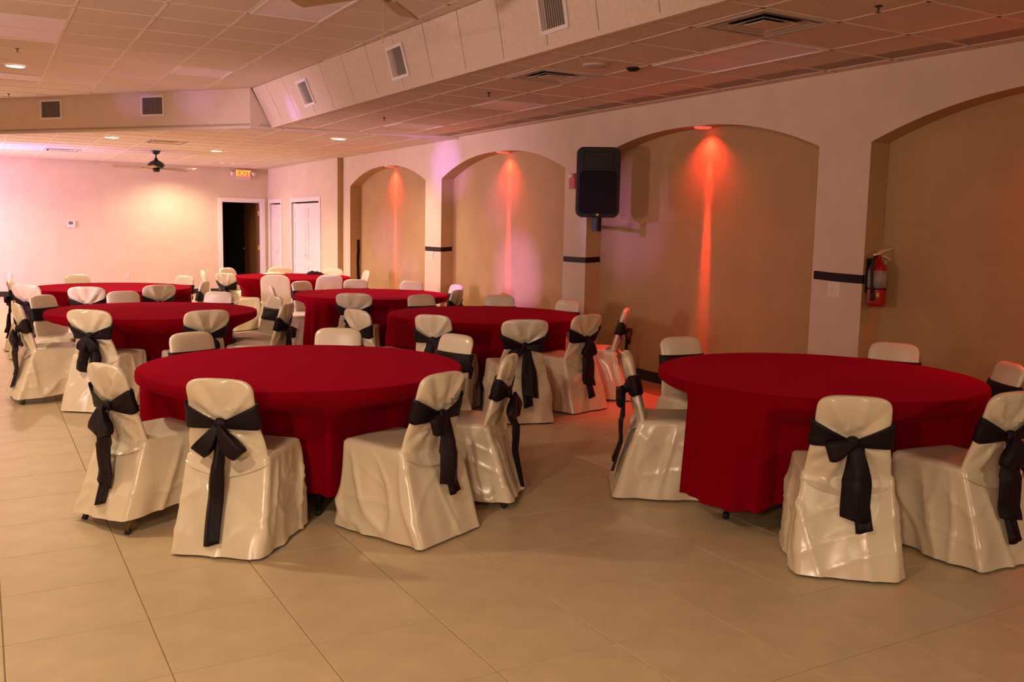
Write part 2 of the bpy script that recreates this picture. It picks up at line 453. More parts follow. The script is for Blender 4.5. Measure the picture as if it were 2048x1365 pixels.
# ------------------------------------------------------------------ ceilings
def lowx(y): return 3.39 + (11.9 - y) * 0.0222
def upx(y): return min(3.13 + (12.3 - y) * 0.05, lowx(y) - 0.09)
SOF = [(-2.0, 18.53), (0.328, 15.691), (3.102, 12.305)]
b = MB()
# main ceiling board above the tiles
b.box(X_L, 3.75, Y_F, 18.6, Z_MAIN + 0.03, Z_MAIN + 0.06)
ceil_main = struct(b.build('ceiling', M_PLENUM), 'high centre ceiling of square acoustic tiles')
b = MB(); b.prism([(lowx(Y_F) + .02, Y_F), (XN + .1, Y_F), (XN + .1, 12.35), (lowx(12.35) + .02, 12.35)], 'z', Z_AISLE + 0.03, Z_AISLE + 0.06)
ceil_aisle = struct(b.build('ceiling_aisle', M_PLENUM), 'lower aisle ceiling of square acoustic tiles')
b = MB()
poly = [(X_L, 18.53), (-2.0, 18.53), (3.102, 12.305), (W + 0.2, 11.80), (W + 0.2, Y_B + 0.1), (X_L, Y_B + 0.1)]
b.prism(poly, 'z', Z_BACK + 0.03, Z_BACK + 0.06)
ceil_back = struct(b.build('ceiling_back', M_PLENUM), 'low ceiling over the back of the hall')

def tile_mesh(w, d, M, name='ceiling_tile'):
    t = MB(); a, c = w / 2 - 0.013, d / 2 - 0.013
    t.add([(-a, -c, 0), (a, -c, 0), (a, c, 0), (-a, c, 0), (-a, -c, .016), (a, -c, .016), (a, c, .016), (-a, c, .016)],
          [(3, 2, 1, 0), (4, 5, 6, 7), (0, 1, 5, 4), (1, 2, 6, 5), (2, 3, 7, 6), (3, 0, 4, 7)])
    return t.mesh(name, M)

def inside(poly, x, y):
    c = False; n = len(poly)
    for i in range(n):
        (x0, y0), (x1, y1) = poly[i], poly[(i + 1) % n]
        if (y0 > y) != (y1 > y) and x < (x1 - x0) * (y - y0) / (y1 - y0) + x0:
            c = not c
    return c

HOLES = {}
def ceiling_grid(root, z, gx, gy, poly, skip, dz=0.004):
    """lay-in ceiling: T-bars and tiles; gx, gy are joint positions; skip: cells that hold a fixture"""
    me = tile_mesh(gx[1] - gx[0], gy[1] - gy[0], M_TILE_CEIL)
    n = 0
    for i in range(len(gx) - 1):
        for j in range(len(gy) - 1):
            x, y = (gx[i] + gx[i + 1]) / 2, (gy[j] + gy[j + 1]) / 2
            if (i, j) in skip or not in_view((x, y, z), 260, 200):
                continue
            cs = [(gx[i] + .02, gy[j] + .02), (gx[i + 1] - .02, gy[j] + .02), (gx[i + 1] - .02, gy[j + 1] - .02), (gx[i] + .02, gy[j + 1] - .02)]
            ok = [inside(poly, *c) for c in cs]
            if all(ok):
                obj('tile', me, root, (x, y, z + dz)); n += 1
            elif any(ok):
                # a cut tile along the border
                P = clip(poly, gx[i] + .013, gx[i + 1] - .013, gy[j] + .013, gy[j + 1] - .013)
                if len(P) >= 3:
                    t = MB(); t.prism(P, 'z', z + dz, z + dz + 0.016); t.build('tile', M_TILE_CEIL, root); n += 1
    def bars(vals, along_x, lo, hi):
        for vv in vals:
            segs = []; step = 0.1; a = lo; cur = None
            while a <= hi:
                p = (a, vv) if along_x else (vv, a)
                if inside(poly, *p):
                    if cur is None: cur = a
                    end = a
                elif cur is not None:
                    segs.append((cur, end)); cur = None
                a += step
            if cur is not None: segs.append((cur, end))
            for s0, s1 in segs:
                if s1 - s0 < 0.2: continue
                if not any(in_view(((s0 + (s1 - s0) * k / 12, vv, z) if along_x else (vv, s0 + (s1 - s0) * k / 12, z)), 300, 300) for k in range(13)): continue
                t = MB()
                if along_x: t.box(s0, s1, vv - 0.012, vv + 0.012, z, z + 0.022)
                else: t.box(vv - 0.012, vv + 0.012, s0, s1, z, z + 0.025)
                t.build('grid_bar', M_GRID, root)
    xs = [p[0] for p in poly]; ysl = [p[1] for p in poly]
    bars(gx, False, min(ysl), max(ysl)); bars(gy, True, min(xs), max(xs))
    return n

def clip(poly, x0, x1, y0, y1):
    def cl(P, f, val, keep_gt, ax):
        out = []
        for i in range(len(P)):
            a, c = P[i], P[(i + 1) % len(P)]
            ina = (a[ax] >= val) if keep_gt else (a[ax] <= val); inc = (c[ax] >= val) if keep_gt else (c[ax] <= val)
            if ina: out.append(a)
            if ina != inc:
                t = (val - a[ax]) / (c[ax] - a[ax]); out.append((a[0] + (c[0] - a[0]) * t, a[1] + (c[1] - a[1]) * t))
        return out
    P = list(poly)
    for val, g, ax in ((x0, True, 0), (x1, False, 0), (y0, True, 1), (y1, False, 1)):
        if P: P = cl(P, None, val, g, ax)
    return P

GMX = [0.755 + 0.627 * k for k in range(-7, 6)]; GMY = [9.21 + 0.61 * k for k in range(-12, 16)]
polyM = [(X_L, Y_F)] + [(upx(Y_F + (12.3 - Y_F) * q / 24) + .008, Y_F + (12.3 - Y_F) * q / 24) for q in range(25)] + [SOF[2], SOF[1], SOF[0], (X_L, 18.53)]
# fixtures in the main ceiling: cells (i, j)
iM = lambda x: int((x - GMX[0]) // 0.627); jM = lambda y: int((y - GMY[0]) // 0.61)
TROFF_M = [((iM(0.45), jM(9.5)), (iM(0.45), jM(10.1))), ((iM(0.45), jM(13.2)),), ((iM(2.3), jM(11.4)),), ((iM(2.3), jM(7.1)), (iM(2.3), jM(7.7) - 0)), ]
skipM = {c for t in TROFF_M for c in t}
ceiling_grid(ceil_main, Z_MAIN, GMX, GMY, polyM, skipM)

GAX = [3.86 + 0.62 * k for k in range(-1, 4)] + [W]; GAX[0] = 3.24
GAY = [3.97 + 0.60 * k for k in range(-9, 15)]
polyA = [(lowx(Y_F), Y_F), (W, Y_F), (W, 11.83), (lowx(12.2), 12.28)]
iA = lambda x: int((x - GAX[0]) // 0.62); jA = lambda y: int((y - GAY[0]) // 0.60)
VENT_A = [(iA(4.1), jA(4.2)), (iA(4.1), jA(6.7))]
TROFF_A = [((iA(4.8), jA(4.8)), (iA(4.8), jA(5.4))), ((iA(4.8), jA(8.4)),), ((iA(4.8), jA(11.1) - 0),)]
skipA = set(VENT_A) | {c for t in TROFF_A for c in t}
ceiling_grid(ceil_aisle, Z_AISLE, GAX, GAY, polyA, skipA)

GBX = [0.42 + 0.62 * k for k in range(-7, 10)]; GBY = [12.05 + 0.61 * k for k in range(-1, 16)]
polyB = [(X_L, 18.53), (-2.0, 18.53), (3.102, 12.305), (W, 11.83), (W, Y_STEP), (XC, Y_STEP), (XC, Y_B), (X_L, Y_B)]
iB = lambda x: int((x - GBX[0]) // 0.62); jB = lambda y: int((y - GBY[0]) // 0.61)
VENT_B = [(iB(1.1), jB(18.3)), (iB(2.65), jB(15.4))]
ceiling_grid(ceil_back, Z_BACK, GBX, GBY, polyB, set(VENT_B))

# soffit faces between the main ceiling and the low back ceiling
b = MB()
pts = [(X_L, 18.53)] + SOF
for (x0, y0), (x1, y1) in zip(pts, pts[1:]):
    dx, dy = x1 - x0, y1 - y0; L = math.hypot(dx, dy); nx, ny = -dy / L * 0.015, dx / L * 0.015
    nx, ny = (abs(nx) if dx > 0 and dy < 0 else nx), abs(ny)
    b.prism([(x0, y0), (x1, y1), (x1 + nx, y1 + ny), (x0 + nx, y0 + ny)], 'z', Z_BACK - 0.004, Z_MAIN + 0.03)
# right-hand return under the sloped panel and the low step across the aisle
x0, y0 = SOF[2]
b.prism([(x0, Z_BACK - 0.004), (lowx(12.2), Z_BACK - 0.004), (lowx(12.2), Z_AISLE + 0.004), (x0, Z_MAIN + 0.03)], 'y', 12.285, 12.325)
b.prism([(lowx(12.2), 12.285), (W, 11.80), (W, 11.84), (lowx(12.2), 12.325)], 'z', Z_BACK - 0.004, Z_AISLE + 0.03)
struct(b.build('wall_soffit', M_PAINT), 'cream soffit above the back of the hall')

# sloped strip of pale panels between aisle and main ceilings
sl = MB(); ye0, ye1 = Y_F, 12.28
for q in range(40):
    a_, c_ = ye0 + (ye1 - ye0) * q / 40, ye0 + (ye1 - ye0) * (q + 1) / 40
    sl.add([(lowx(a_) + .03, a_, Z_AISLE + .01), (lowx(c_) + .03, c_, Z_AISLE + .01), (upx(c_) + .03, c_, Z_MAIN + .03), (upx(a_) + .03, a_, Z_MAIN + .03)], [(0, 1, 2, 3)])
slope = struct(sl.build('ceiling_slope', M_PLENUM), 'sloped strip of pale ceiling panels')
GRILLES = [(10.40, 10.77), (7.92, 8.30), (5.40, 5.76)]
yj = [12.26] + [12.26 - 0.53 - 0.604 * k for k in range(0, 14)]
for k in range(len(yj) - 1):
    y1, y0 = yj[k] - 0.005, yj[k + 1] + 0.005
    p = MB()
    def SP(y, t, off):  # point on the slope, t 0 low .. 1 high
        A = Vector((lowx(y), y, Z_AISLE)); B = Vector((upx(y), y, Z_MAIN)); n = Vector((-(Z_MAIN - Z_AISLE), 0, -(lowx(y) - upx(y)))).normalized()
        return A.lerp(B, t) + n * off
    vv = [SP(y0, .02, 0.008), SP(y1, .02, 0.008), SP(y1, 1.0, 0.008), SP(y0, 1.0, 0.008), SP(y0, .02, -.01), SP(y1, .02, -.01), SP(y1, 1.0, -.01), SP(y0, 1.0, -.01)]
    p.add(vv, [(0, 1, 2, 3), (4, 7, 6, 5), (0, 4, 5, 1), (1, 5, 6, 2), (2, 6, 7, 3), (3, 7, 4, 0)])
    p.build('panel', M_SLOPE, slope)
t = MB()
t.prism([(0, 0), (0.045, 0), (0.045, 0.02), (0, 0.02)], 'y', 0, 1)
edge = MB()
edge.add([(lowx(ye0) - .012, ye0, Z_AISLE - .006), (lowx(ye1) - .012, ye1, Z_AISLE - .006), (lowx(ye1) + .03, ye1, Z_AISLE - .006), (lowx(ye0) + .03, ye0, Z_AISLE - .006),
          (lowx(ye0) - .012, ye0, Z_AISLE + .03), (lowx(ye1) - .012, ye1, Z_AISLE + .03), (lowx(ye1) + .03, ye1, Z_AISLE + .03), (lowx(ye0) + .03, ye0, Z_AISLE + .03)],
         [(0, 1, 2, 3), (4, 7, 6, 5), (0, 4, 5, 1), (1, 5, 6, 2), (2, 6, 7, 3), (3, 7, 4, 0)])
edge.build('edge_angle', M_SLOPE, slope)

# grilles on the slope
GL = ['white framed return grille on the sloped strip, farthest of three', 'white framed return grille halfway along the sloped strip', 'large ribbed return grille on the sloped strip, nearest the camera']
for k, (g0, g1) in enumerate(GRILLES):
    y = (g0 + g1) / 2; w = (g1 - g0)
    base = SP(y, 0.52, 0.012)
    root = thing('return_grille', GL[k], 'vent', base, 0, 'grilles on the sloped ceiling strip')
    zdir = (SP(y, 1, 0) - SP(y, 0, 0)).normalized(); nrm = Vector((-(Z_MAIN - Z_AISLE), 0, -(lowx(y) - upx(y)))).normalized(); ydir = Vector((0, 1, 0))
    hh = 0.15
    def Q(a, c, d): return ydir * a + zdir * c + nrm * d
    def obox(mb, a0, a1, c0, c1, d0, d1):
        vv = [Q(a, c, d) for d in (d0, d1) for c in (c0, c1) for a in (a0, a1)]
        mb.add(vv, [(0, 2, 3, 1), (4, 5, 7, 6), (0, 1, 5, 4), (2, 6, 7, 3), (0, 4, 6, 2), (1, 3, 7, 5)])
    fr = MB(); tk = 0.028; hw_ = w / 2
    obox(fr, -hw_, hw_, -hh, -hh + tk, -.004, .008); obox(fr, -hw_, hw_, hh - tk, hh, -.004, .008); obox(fr, -hw_, -hw_ + tk, -hh + tk, hh - tk, -.004, .008); obox(fr, hw_ - tk, hw_, -hh + tk, hh - tk, -.004, .008)
    fr.build('frame', M_WHITE, root)
    bk = MB(); obox(bk, -hw_ + tk, hw_ - tk, -hh + tk, hh - tk, -.004, -.002); bk.build('backing', M_GRILLE, root)
    n = 11
    for q in range(n):
        a = -hw_ + tk + (w - 2 * tk) * (q + 0.5) / n
        sb = MB(); obox(sb, a - 0.006, a + 0.006, -hh + tk, hh - tk, -.002, .004); sb.build('slat', M_SLAT, root)

# square grilles on the diagonal soffit
A = Vector((SOF[1][0], SOF[1][1], 0)); D = (Vector((SOF[2][0], SOF[2][1], 0)) - A).normalized()
Nn = Vector((D.y, -D.x, 0))
if Nn.dot(-A) < 0: Nn = -Nn
for k, (s0, s1) in enumerate([(0.80, 1.21), (2.61, 3.01)]):
    c = A + D * ((s0 + s1) / 2) + Nn * 0.001; zc_ = 3.115
    root = thing('wall_grille', ['square white framed grille at the far end of the soffit', 'square white framed grille on the soffit nearer its corner'][k], 'vent', (c.x, c.y, zc_), math.atan2(D.y, D.x), 'square grilles on the soffit')
    hw_, hh, tk = (s1 - s0) / 2, 0.14, 0.03
    sgn = -1 if Vector((0, -1, 0)).dot(Matrix.Rotation(-math.atan2(D.y, D.x), 3, 'Z') @ Nn) > 0 else 1
    fr = MB()
    for (a0, a1, c0, c1) in [(-hw_, hw_, -hh, -hh + tk), (-hw_, hw_, hh - tk, hh), (-hw_, -hw_ + tk, -hh + tk, hh - tk), (hw_ - tk, hw_, -hh + tk, hh - tk)]:
        fr.box(a0, a1, min(0, sgn * .012), max(0, sgn * .012), c0, c1)
    fr.build('frame', M_WHITE, root)
    bk = MB(); bk.box(-hw_ + tk, hw_ - tk, min(0, sgn * .003), max(0, sgn * .003), -hh + tk, hh - tk); bk.build('backing', M_GRILLE, root)
    for q in range(12):
        a = -hw_ + tk + (2 * hw_ - 2 * tk) * (q + .5) / 12
        sb = MB(); sb.box(a - .004, a + .004, min(sgn * .003, sgn * .008), max(sgn * .003, sgn * .008), -hh + tk, hh - tk); sb.build('slat', M_SLAT, root)

# light panels (switched off) and square air diffusers in the grids
def troffer(gx, gy, cells, z, label):
    i0 = min(c[0] for c in cells); j0 = min(c[1] for c in cells); i1 = max(c[0] for c in cells) + 1; j1 = max(c[1] for c in cells) + 1
    x0, x1, y0, y1 = gx[i0] + .014, gx[i1] - .014, gy[j0] + .014, gy[j1] - .014
    root = thing('troffer_light', label, 'light panel', ((x0 + x1) / 2, (y0 + y1) / 2, z), 0, 'unlit light panels in the ceiling grid')
    a, c, tk = (x1 - x0) / 2, (y1 - y0) / 2, 0.02
    fr = MB(); fr.box(-a, a, -c, -c + tk, -.006, .018); fr.box(-a, a, c - tk, c, -.006, .018); fr.box(-a, -a + tk, -c + tk, c - tk, -.006, .018); fr.box(a - tk, a, -c + tk, c - tk, -.006, .018)
    fr.build('frame', M_WHITE, root)
    ln = MB(); ln.box(-a + tk, a - tk, -c + tk, c - tk, .002, .01); ln.build('diffuser', M_LENS, root)
TL = ['long unlit lavender light panel at the upper left of the high ceiling', 'small unlit light panel near the soffit at the left edge', 'small square unlit light panel in the middle of the high ceiling', 'unlit light panel beside the near ceiling fan']
for c, l in zip(TROFF_M, TL): troffer(GMX, GMY, c, Z_MAIN, l)
TL = ['long unlit purplish light panel in the aisle ceiling nearest the camera', 'square unlit light panel in the aisle ceiling above the loudspeaker', 'square unlit light panel at the far end of the aisle ceiling']
for c, l in zip(TROFF_A, TL): troffer(GAX, GAY, c, Z_AISLE, l)

def diffuser(gx, gy, cell, z, label):
    i, j = cell
    x, y = (gx[i] + gx[i + 1]) / 2, (gy[j] + gy[j + 1]) / 2
    root = thing('air_diffuser', label, 'vent', (x, y, z), 0, 'square air diffusers in the ceilings')
    a = 0.285
    fr = MB(); fr.box(-a, a, -a, -a + .03, -.006, .012); fr.box(-a, a, a - .03, a, -.006, .012); fr.box(-a, -a + .03, -a + .03, a - .03, -.006, .012); fr.box(a - .03, a, -a + .03, a - .03, -.006, .012)
    fr.build('frame', M_DIFF, root)
    bk = MB(); bk.box(-a + .03, a - .03, -a + .03, a - .03, .02, .026); bk.build('throat', M_DARK, root)
    for r_o, r_i in ((0.225, 0.165), (0.15, 0.10)):
        lv = MB()
        for k in range(4):
            R4 = Matrix.Rotation(k * PI / 2, 3, 'Z')
            vv = [R4 @ Vector(p) for p in [(-r_o, -r_o, -.004), (r_o, -r_o, -.004), (r_i, -r_i, .018), (-r_i, -r_i, .018), (-r_o, -r_o, .0), (r_o, -r_o, .0), (r_i, -r_i, .022), (-r_i, -r_i, .022)]]
            lv.add(vv, [(0, 1, 2, 3), (4, 7, 6, 5), (0, 4, 5, 1), (2, 6, 7, 3)])
        lv.build('louver', M_DIFF, root)
    ct = MB(); ct.box(-.085, .085, -.085, .085, -.004, .004); ct.build('centre_plate', M_DIFF, root)
for c, l in zip(VENT_A, ['square air diffuser in the aisle ceiling nearest the camera', 'square air diffuser in the aisle ceiling farther from the camera']): diffuser(GAX, GAY, c, Z_AISLE, l)
for c, l in zip(VENT_B, ['square air diffuser in the low back ceiling at the left edge', 'square air diffuser in the low back ceiling beside the dark fan']): diffuser(GBX, GBY, c, Z_BACK, l)

# recessed downlights
DLAB = ['glowing round downlight in the high ceiling', 'glowing round downlight in the back ceiling left of the dark fan', 'glowing round downlight in the back ceiling right of the dark fan',
        'glowing round downlight in the back ceiling above the closet wall', 'round downlight washing the left end of the back wall', 'round downlight in the back ceiling beyond the left edge', 'round downlight close to the back wall beside the exit sign',
        'small bright lamp in the back ceiling by the exit sign, left of its pair', 'small bright lamp in the back ceiling by the exit sign, right of its pair']
for k, (x, y, z, en) in enumerate(DOWNLIGHTS):
    r = 0.115 if en > 20 else 0.06
    if k in (6,): continue
    root = thing('recessed_downlight', DLAB[k] if k < len(DLAB) else ['round downlight in the high ceiling left of the nearest table', 'round downlight in the high ceiling above the camera', 'round downlight in the high ceiling behind the camera', 'round downlight in the high ceiling near the left wall'][k - 9], 'ceiling light', (x, y, z), 0, 'recessed warm downlights' if k < 9 else 'downlights behind the camera')
    t = MB(); n = 28; prof = [(r, 0.003), (r, -0.006), (r - .012, -0.009), (r - .022, -0.002)]
    vv = []; ff = []
    for rr, zz in prof:
        vv += [(rr * math.cos(2 * PI * q / n), rr * math.sin(2 * PI * q / n), zz) for q in range(n)]
    for i in range(3):
        ff += [(i * n + q, i * n + (q + 1) % n, (i + 1) * n + (q + 1) % n, (i + 1) * n + q) for q in range(n)]
    t.add(vv, ff); t.build('trim_ring', M_WHITE, root, True)
    t = MB(); t.lathe([(r - .022, -0.002), (r - .024, -.004)], 24); t.build('lens', M_LAMP, root)
for k, (x, y, z, en) in enumerate(DOWNLIGHTS):
    spot((x, y, z - 0.03), (x, y, 0), en, WARM, 150, 0.7, 0.07, 'downlight_lamp')

# sprinklers
spr = MB(); spr.lathe([(0.03, 0), (0.028, -.006), (0.008, -.008), (0.007, -.03), (0.004, -.034), (0.004, -.045), (0.02, -.046), (0.02, -.049)], 14)
spr_me = spr.mesh('sprinkler', M_BLACKMETAL)
for (x, y, z, l) in [(4.35, 3.59, Z_AISLE, 'dark sprinkler head in the aisle ceiling near the top right'), (4.18, 7.79, Z_AISLE, 'dark sprinkler head in the aisle ceiling above the second arch'),
                     (4.15, 10.3, Z_AISLE, 'dark sprinkler head at the far end of the aisle ceiling'), (0.42, 11.01, Z_MAIN, 'sprinkler head beside the long lavender light panel'), (0.44, 14.97, Z_MAIN, 'sprinkler head close above the soffit')]:
    s = obj('sprinkler', spr_me, None, (x, y, z + 0.004)); s.scale = (.75, .75, .75); tag(s, l, 'sprinkler', 'fire sprinklers')
t = MB(); t.lathe([(0.055, .004), (0.055, -.006), (0.035, -.02), (0.012, -.022)], 20)
s = t.build('smoke_detector', M_BLACKMETAL, None, True, (4.46, 5.95, Z_AISLE)); tag(s, 'small black round detector in the aisle ceiling', 'detector')
t = MB(); t.lathe([(0.10, .004), (0.10, -.008), (0.09, -.012)], 24)
s = t.build('ceiling_speaker', M_DIFF, None, True, (4.14, 6.20 - .2, Z_AISLE)); tag(s, 'flat round cover plate in the aisle ceiling beside a diffuser', 'ceiling speaker')

# ------------------------------------------------------------------ ceiling fans
def fan(name, label, loc, zc, drop, blades, a0, Mm, Mb, R=0.66, chain=0.0, housing=True):
    root = thing(name, label, 'ceiling fan', (loc[0], loc[1], zc))
    t = MB(); t.lathe([(0.075, .004), (0.078, -.01), (0.055, -.05), (0.02, -.065)], 24); t.build('canopy', Mm, root, True)
    t = MB(); t.tube([(0, 0, -.05), (0, 0, -drop + .1)], 0.012, 10); t.build('rod', Mm, root, True)
    t = MB(); t.lathe([(0.02, -drop + .15), (0.035, -drop + .11), (0.09, -drop + .085), (0.14, -drop + .04), (0.142, -drop + .01), (0.11, -drop - .02), (0.065, -drop - .03)], 28); t.build('motor', Mm, root, True)
    if housing:
        t = MB(); t.lathe([(0.06, -drop - .03), (0.062, -drop - .075), (0.045, -drop - .095)], 24); t.build('switch_housing', Mm, root, True)
    for k in range(blades):
        a = a0 + 2 * PI * k / blades
        t = MB(); t.box(0.08, 0.24, -.022, .022, -drop - .035, -drop - .029); ir = t.build('blade_iron', Mm, root); ir.rotation_euler = (0, 0, a)
        P = []
        for i in range(15):
            u = i / 14; x = 0.20 + (R - 0.20) * u; P.append((x, 0.055 + 0.017 * u))
        prof = P + [(R + .012, 0.045), (R + .015, 0)] 
        poly = prof + [(x, -w) for x, w in reversed(prof[:-1])]
        t = MB(); t.prism(poly, 'z', -.004, .004)
        bl = t.build('blade', Mb, root); bl.location = (0, 0, -drop - .03); bl.rotation_euler = (math.radians(11), 0, a)
    if chain:
        t = MB(); t.tube([(0.03, 0, -drop - .03), (0.03, 0, -drop - chain)], 0.0022, 6); t.lathe([(0.002, -chain - drop + .01), (0.006, -chain - drop), (0.006, -chain - drop - .03), (0.002, -chain - drop - .035)], 8, (0.03, 0, 0)); t.build('pull_chain', M_BRASS, root)
# bearing towards the camera from the near fan is the reference for its blade angles
fx, fy = 2.238, 5.656
fan('ceiling_fan', 'near ceiling fan with olive brown blades cut by the top of the picture', (fx, fy), Z_MAIN, 0.246, 5, math.atan2(fy, fx) + math.radians(-18), M_FANBLACK, M_FANBLADE, chain=0.30, housing=False)
fan('ceiling_fan', 'far black ceiling fan with pale blades under the low back ceiling', (2.74, 17.37), Z_BACK, 0.27, 5, math.radians(-36), M_FANBLACK, M_FANPALE, R=0.70)

# ------------------------------------------------------------------ red lamps in the arches
for k, (a0, a1) in enumerate(ARCH):
    yc = (a0 + a1) / 2 - (0.0 if k != 1 else 0.12)
    x = XN - 0.105
    s_ = (yc - (a0 + a1) / 2) / ((a1 - a0) / 2); zz = SPRING + (CROWN - SPRING) * (1 - abs(s_) ** 2.3)
    root = thing('red_downlight', ['red downlight in the crown of the arch nearest the camera', 'red downlight in the crown of the arch beside the loudspeaker', 'red downlight in the crown of the third arch', 'red downlight in the crown of the farthest arch'][k], 'ceiling light', (x, yc, zz), 0, 'red downlights in the arches')
    t = MB(); t.lathe([(0.088, .01), (0.088, -.008), (0.082, -.010)], 24); t.build('trim_ring', M_WHITE, root, True)
    t = MB(); t.lathe([(0.082, -.010), (0.075, -.0165), (0.03, -.02)], 24); t.build('lens', M_REDLAMP, root, True)
    src = (x, yc, zz - 0.028)
    spot(src, (x + .02, yc, 0), 26, RED, 130, 1.0, 0.03, 'red_lamp')
    spot(src, (x - .85, yc - .15, 0.1), 20 if k == 0 else 75, RED, 46, 1.0, 0.02, 'red_lamp')
    spot(src, (XN, yc, zz - .50), 52, RED, 17, 1.0, 0.012, 'red_lamp')
    spot(src, (XN, yc, zz - 1.15), 420, RED, 8, 1.0, 0.01, 'red_lamp')
    spot(src, (x, yc, 0), 130, RED, 15, 1.0, 0.01, 'red_lamp')

# ------------------------------------------------------------------ wall fittings
# loudspeaker on its bracket in front of the second pier
SPX, SPY, SPZ = 5.50, 7.87, 2.045
root = thing('loudspeaker', 'black wall-mounted loudspeaker beside the arch with red light', 'speaker', (SPX, SPY, SPZ), math.radians(-62 + 28))
def rrect(w, h, r, n=5):
    out = []
    for cxx, cyy, a in ((w - r, h - r, 0), (-w + r, h - r, 90), (-w + r, -h + r, 180), (w - r, -h + r, 270)):
        for k in range(n + 1):
            t_ = math.radians(a + 90 * k / n); out.append((cxx + r * math.cos(t_), cyy + r * math.sin(t_)))
    return out
t = MB(); secs = [(-.17, .19, .315), (-.165, .215, .345), (-.10, .222, .352), (.05, .205, .345), (.17, .13, .30), (.18, .10, .27)]
n = 24; vv = []; ff = []
for yy, w_, h_ in secs:
    vv += [(x, yy, z) for x, z in rrect(w_, h_, 0.07)]
for i in range(len(secs) - 1):
    ff += [(i * n + q, i * n + (q + 1) % n, (i + 1) * n + (q + 1) % n, (i + 1) * n + q) for q in range(n)]
ff += [tuple(range(n)), tuple(range((len(secs) - 1) * n, len(secs) * n))]
t.add(vv, ff); cb = t.mesh('cabinet', M_SPK); smooth_by_angle(cb, 40); obj('cabinet', cb, root)
t = MB(); t.prism(rrect(.185, .215, .05), 'y', -.182, -.168); g = t.build('grille', M_SPKGRILLE, root); g.location = (0, 0, -.10)
t = MB(); vv = [(-.15, -.172, .13), (.15, -.172, .13), (.15, -.172, .30), (-.15, -.172, .30), (-.07, -.15, .17), (.07, -.15, .17), (.07, -.15, .26), (-.07, -.15, .26)]
t.add(vv, [(0, 1, 5, 4), (1, 2, 6, 5), (2, 3, 7, 6), (3, 0, 4, 7), (4, 5, 6, 7)]); t.build('horn', M_SPKGRILLE, root)
t = MB(); t.box(-.035, .035, -.175, -.171, .07, .09); t.build('badge', M_LABEL, root)
t = MB(); t.box(-.012, .012, -.175, -.171, -.335, -.31); t.build('pilot_light', M_YELLOW, root)
t = MB(); t.tube([(0, 0.0, -.34), (0, 0.0, -.49)], .05, 14); t.tube([(0, .03, -.44), (-.024, .805, -.44)], .02, 10); t.build('bracket', M_BLACKMETAL, root)

# fire alarm strobe behind the loudspeaker
root = thing('alarm_strobe', 'red fire alarm strobe half hidden behind the loudspeaker', 'alarm', (W, 8.83, 2.11))
t = MB(); t.box(-.045, 0, -.055, .055, -.085, .085); t.build('housing', M_ALARM, root)
t = MB(); t.box(-.075, -.045, -.03, .03, .035, .075); t.build('strobe_lens', M_WHITE, root)

# fire extinguisher on the third pier
root = thing('fire_extinguisher', 'red fire extinguisher hanging on the pier by the right arch', 'fire extinguisher', (5.915, 4.82 - 0.09, 1.03))
t = MB(); t.lathe([(0.055, 0), (0.066, .012), (0.068, .03), (0.068, .27), (0.06, .305), (0.035, .335), (0.022, .345), (0.022, .36)], 28); t.build('cylinder_body', M_EXTRED, root, True)
t = MB(); t.lathe([(0.0695, .145), (0.0695, .27)], 28); t.build('label_band', M_LABEL, root, True)
t = MB(); t.lathe([(0.0692, .128), (0.0692, .14)], 28); t.build('strap', M_RUBBER, root, True)
t = MB(); t.tube([(-.045, -.052, .09), (-.0455, -.0545, .09)], .017, 14); t.build('sticker', M_YELLOW, root)
t = MB(); t.lathe([(0.02, .355), (0.022, .37), (0.016, .39)], 16); t.build('valve', M_EXTRED, root, True)
t = MB(); t.prism([(-.05, .385), (.0, .392), (.045, .415), (.135, .432), (.135, .442), (.03, .428), (-.01, .405), (-.05, .397)], 'y', -.012, .012); t.build('lever', M_STEEL, root)
t = MB(); t.prism([(.0, .372), (.045, .376), (.130, .342), (.132, .351), (.05, .388), (.0, .384)], 'y', -.012, .012); t.build('carry_handle', M_STEEL, root)
t = MB(); t.tube([(-.02, 0, .38), (-.06, -.01, .372), (-.088, -.02, .33), (-.097, -.025, .25), (-.095, -.03, .16), (-.085, -.03, .10)], .012, 10); t.build('hose', M_RUBBER, root, True)
t = MB(); t.tube([(-.085, -.03, .11), (-.078, -.03, .05)], [.013, .019], 10); t.build('nozzle', M_RUBBER, root, True)
t = MB(); t.box(-.03, .03, .068, .085, .10, .36); t.build('wall_hook', M_BLACKMETAL, root)

# dark ribbons tied round the piers
def ribbon(name, label, path, z0, z1, th=0.003):
    t = MB()
    n = len(path)
    vv = []
    for (x, y, nx, ny, dz) in path:
        vv += [(x, y, z0 + dz), (x, y, z1 + dz), (x + nx * th, y + ny * th, z1 + dz), (x + nx * th, y + ny * th, z0 + dz)]
    ff = [(0, 1, 2, 3), tuple(4 * (n - 1) + k for k in (3, 2, 1, 0))]
    for i in range(n - 1):
        ff += [(4 * i + k, 4 * i + (k + 1) % 4, 4 * i + 4 + (k + 1) % 4, 4 * i + 4 + k) for k in range(4)]
    t.add(vv, ff); o = t.build(name, M_SASH); tag(o, label, 'ribbon', 'dark ribbons on the piers')
ribbon('pier_ribbon', 'dark ribbon round the pier with the fire extinguisher', [(W, 5.30, -1, 0, .012), (W, 5.1, -1, 0, .004), (W, 4.83, -1, 0, 0), (W, 4.82, -.7, -.7, 0), (W + .02, 4.82, 0, -1, 0)], 1.195, 1.262)
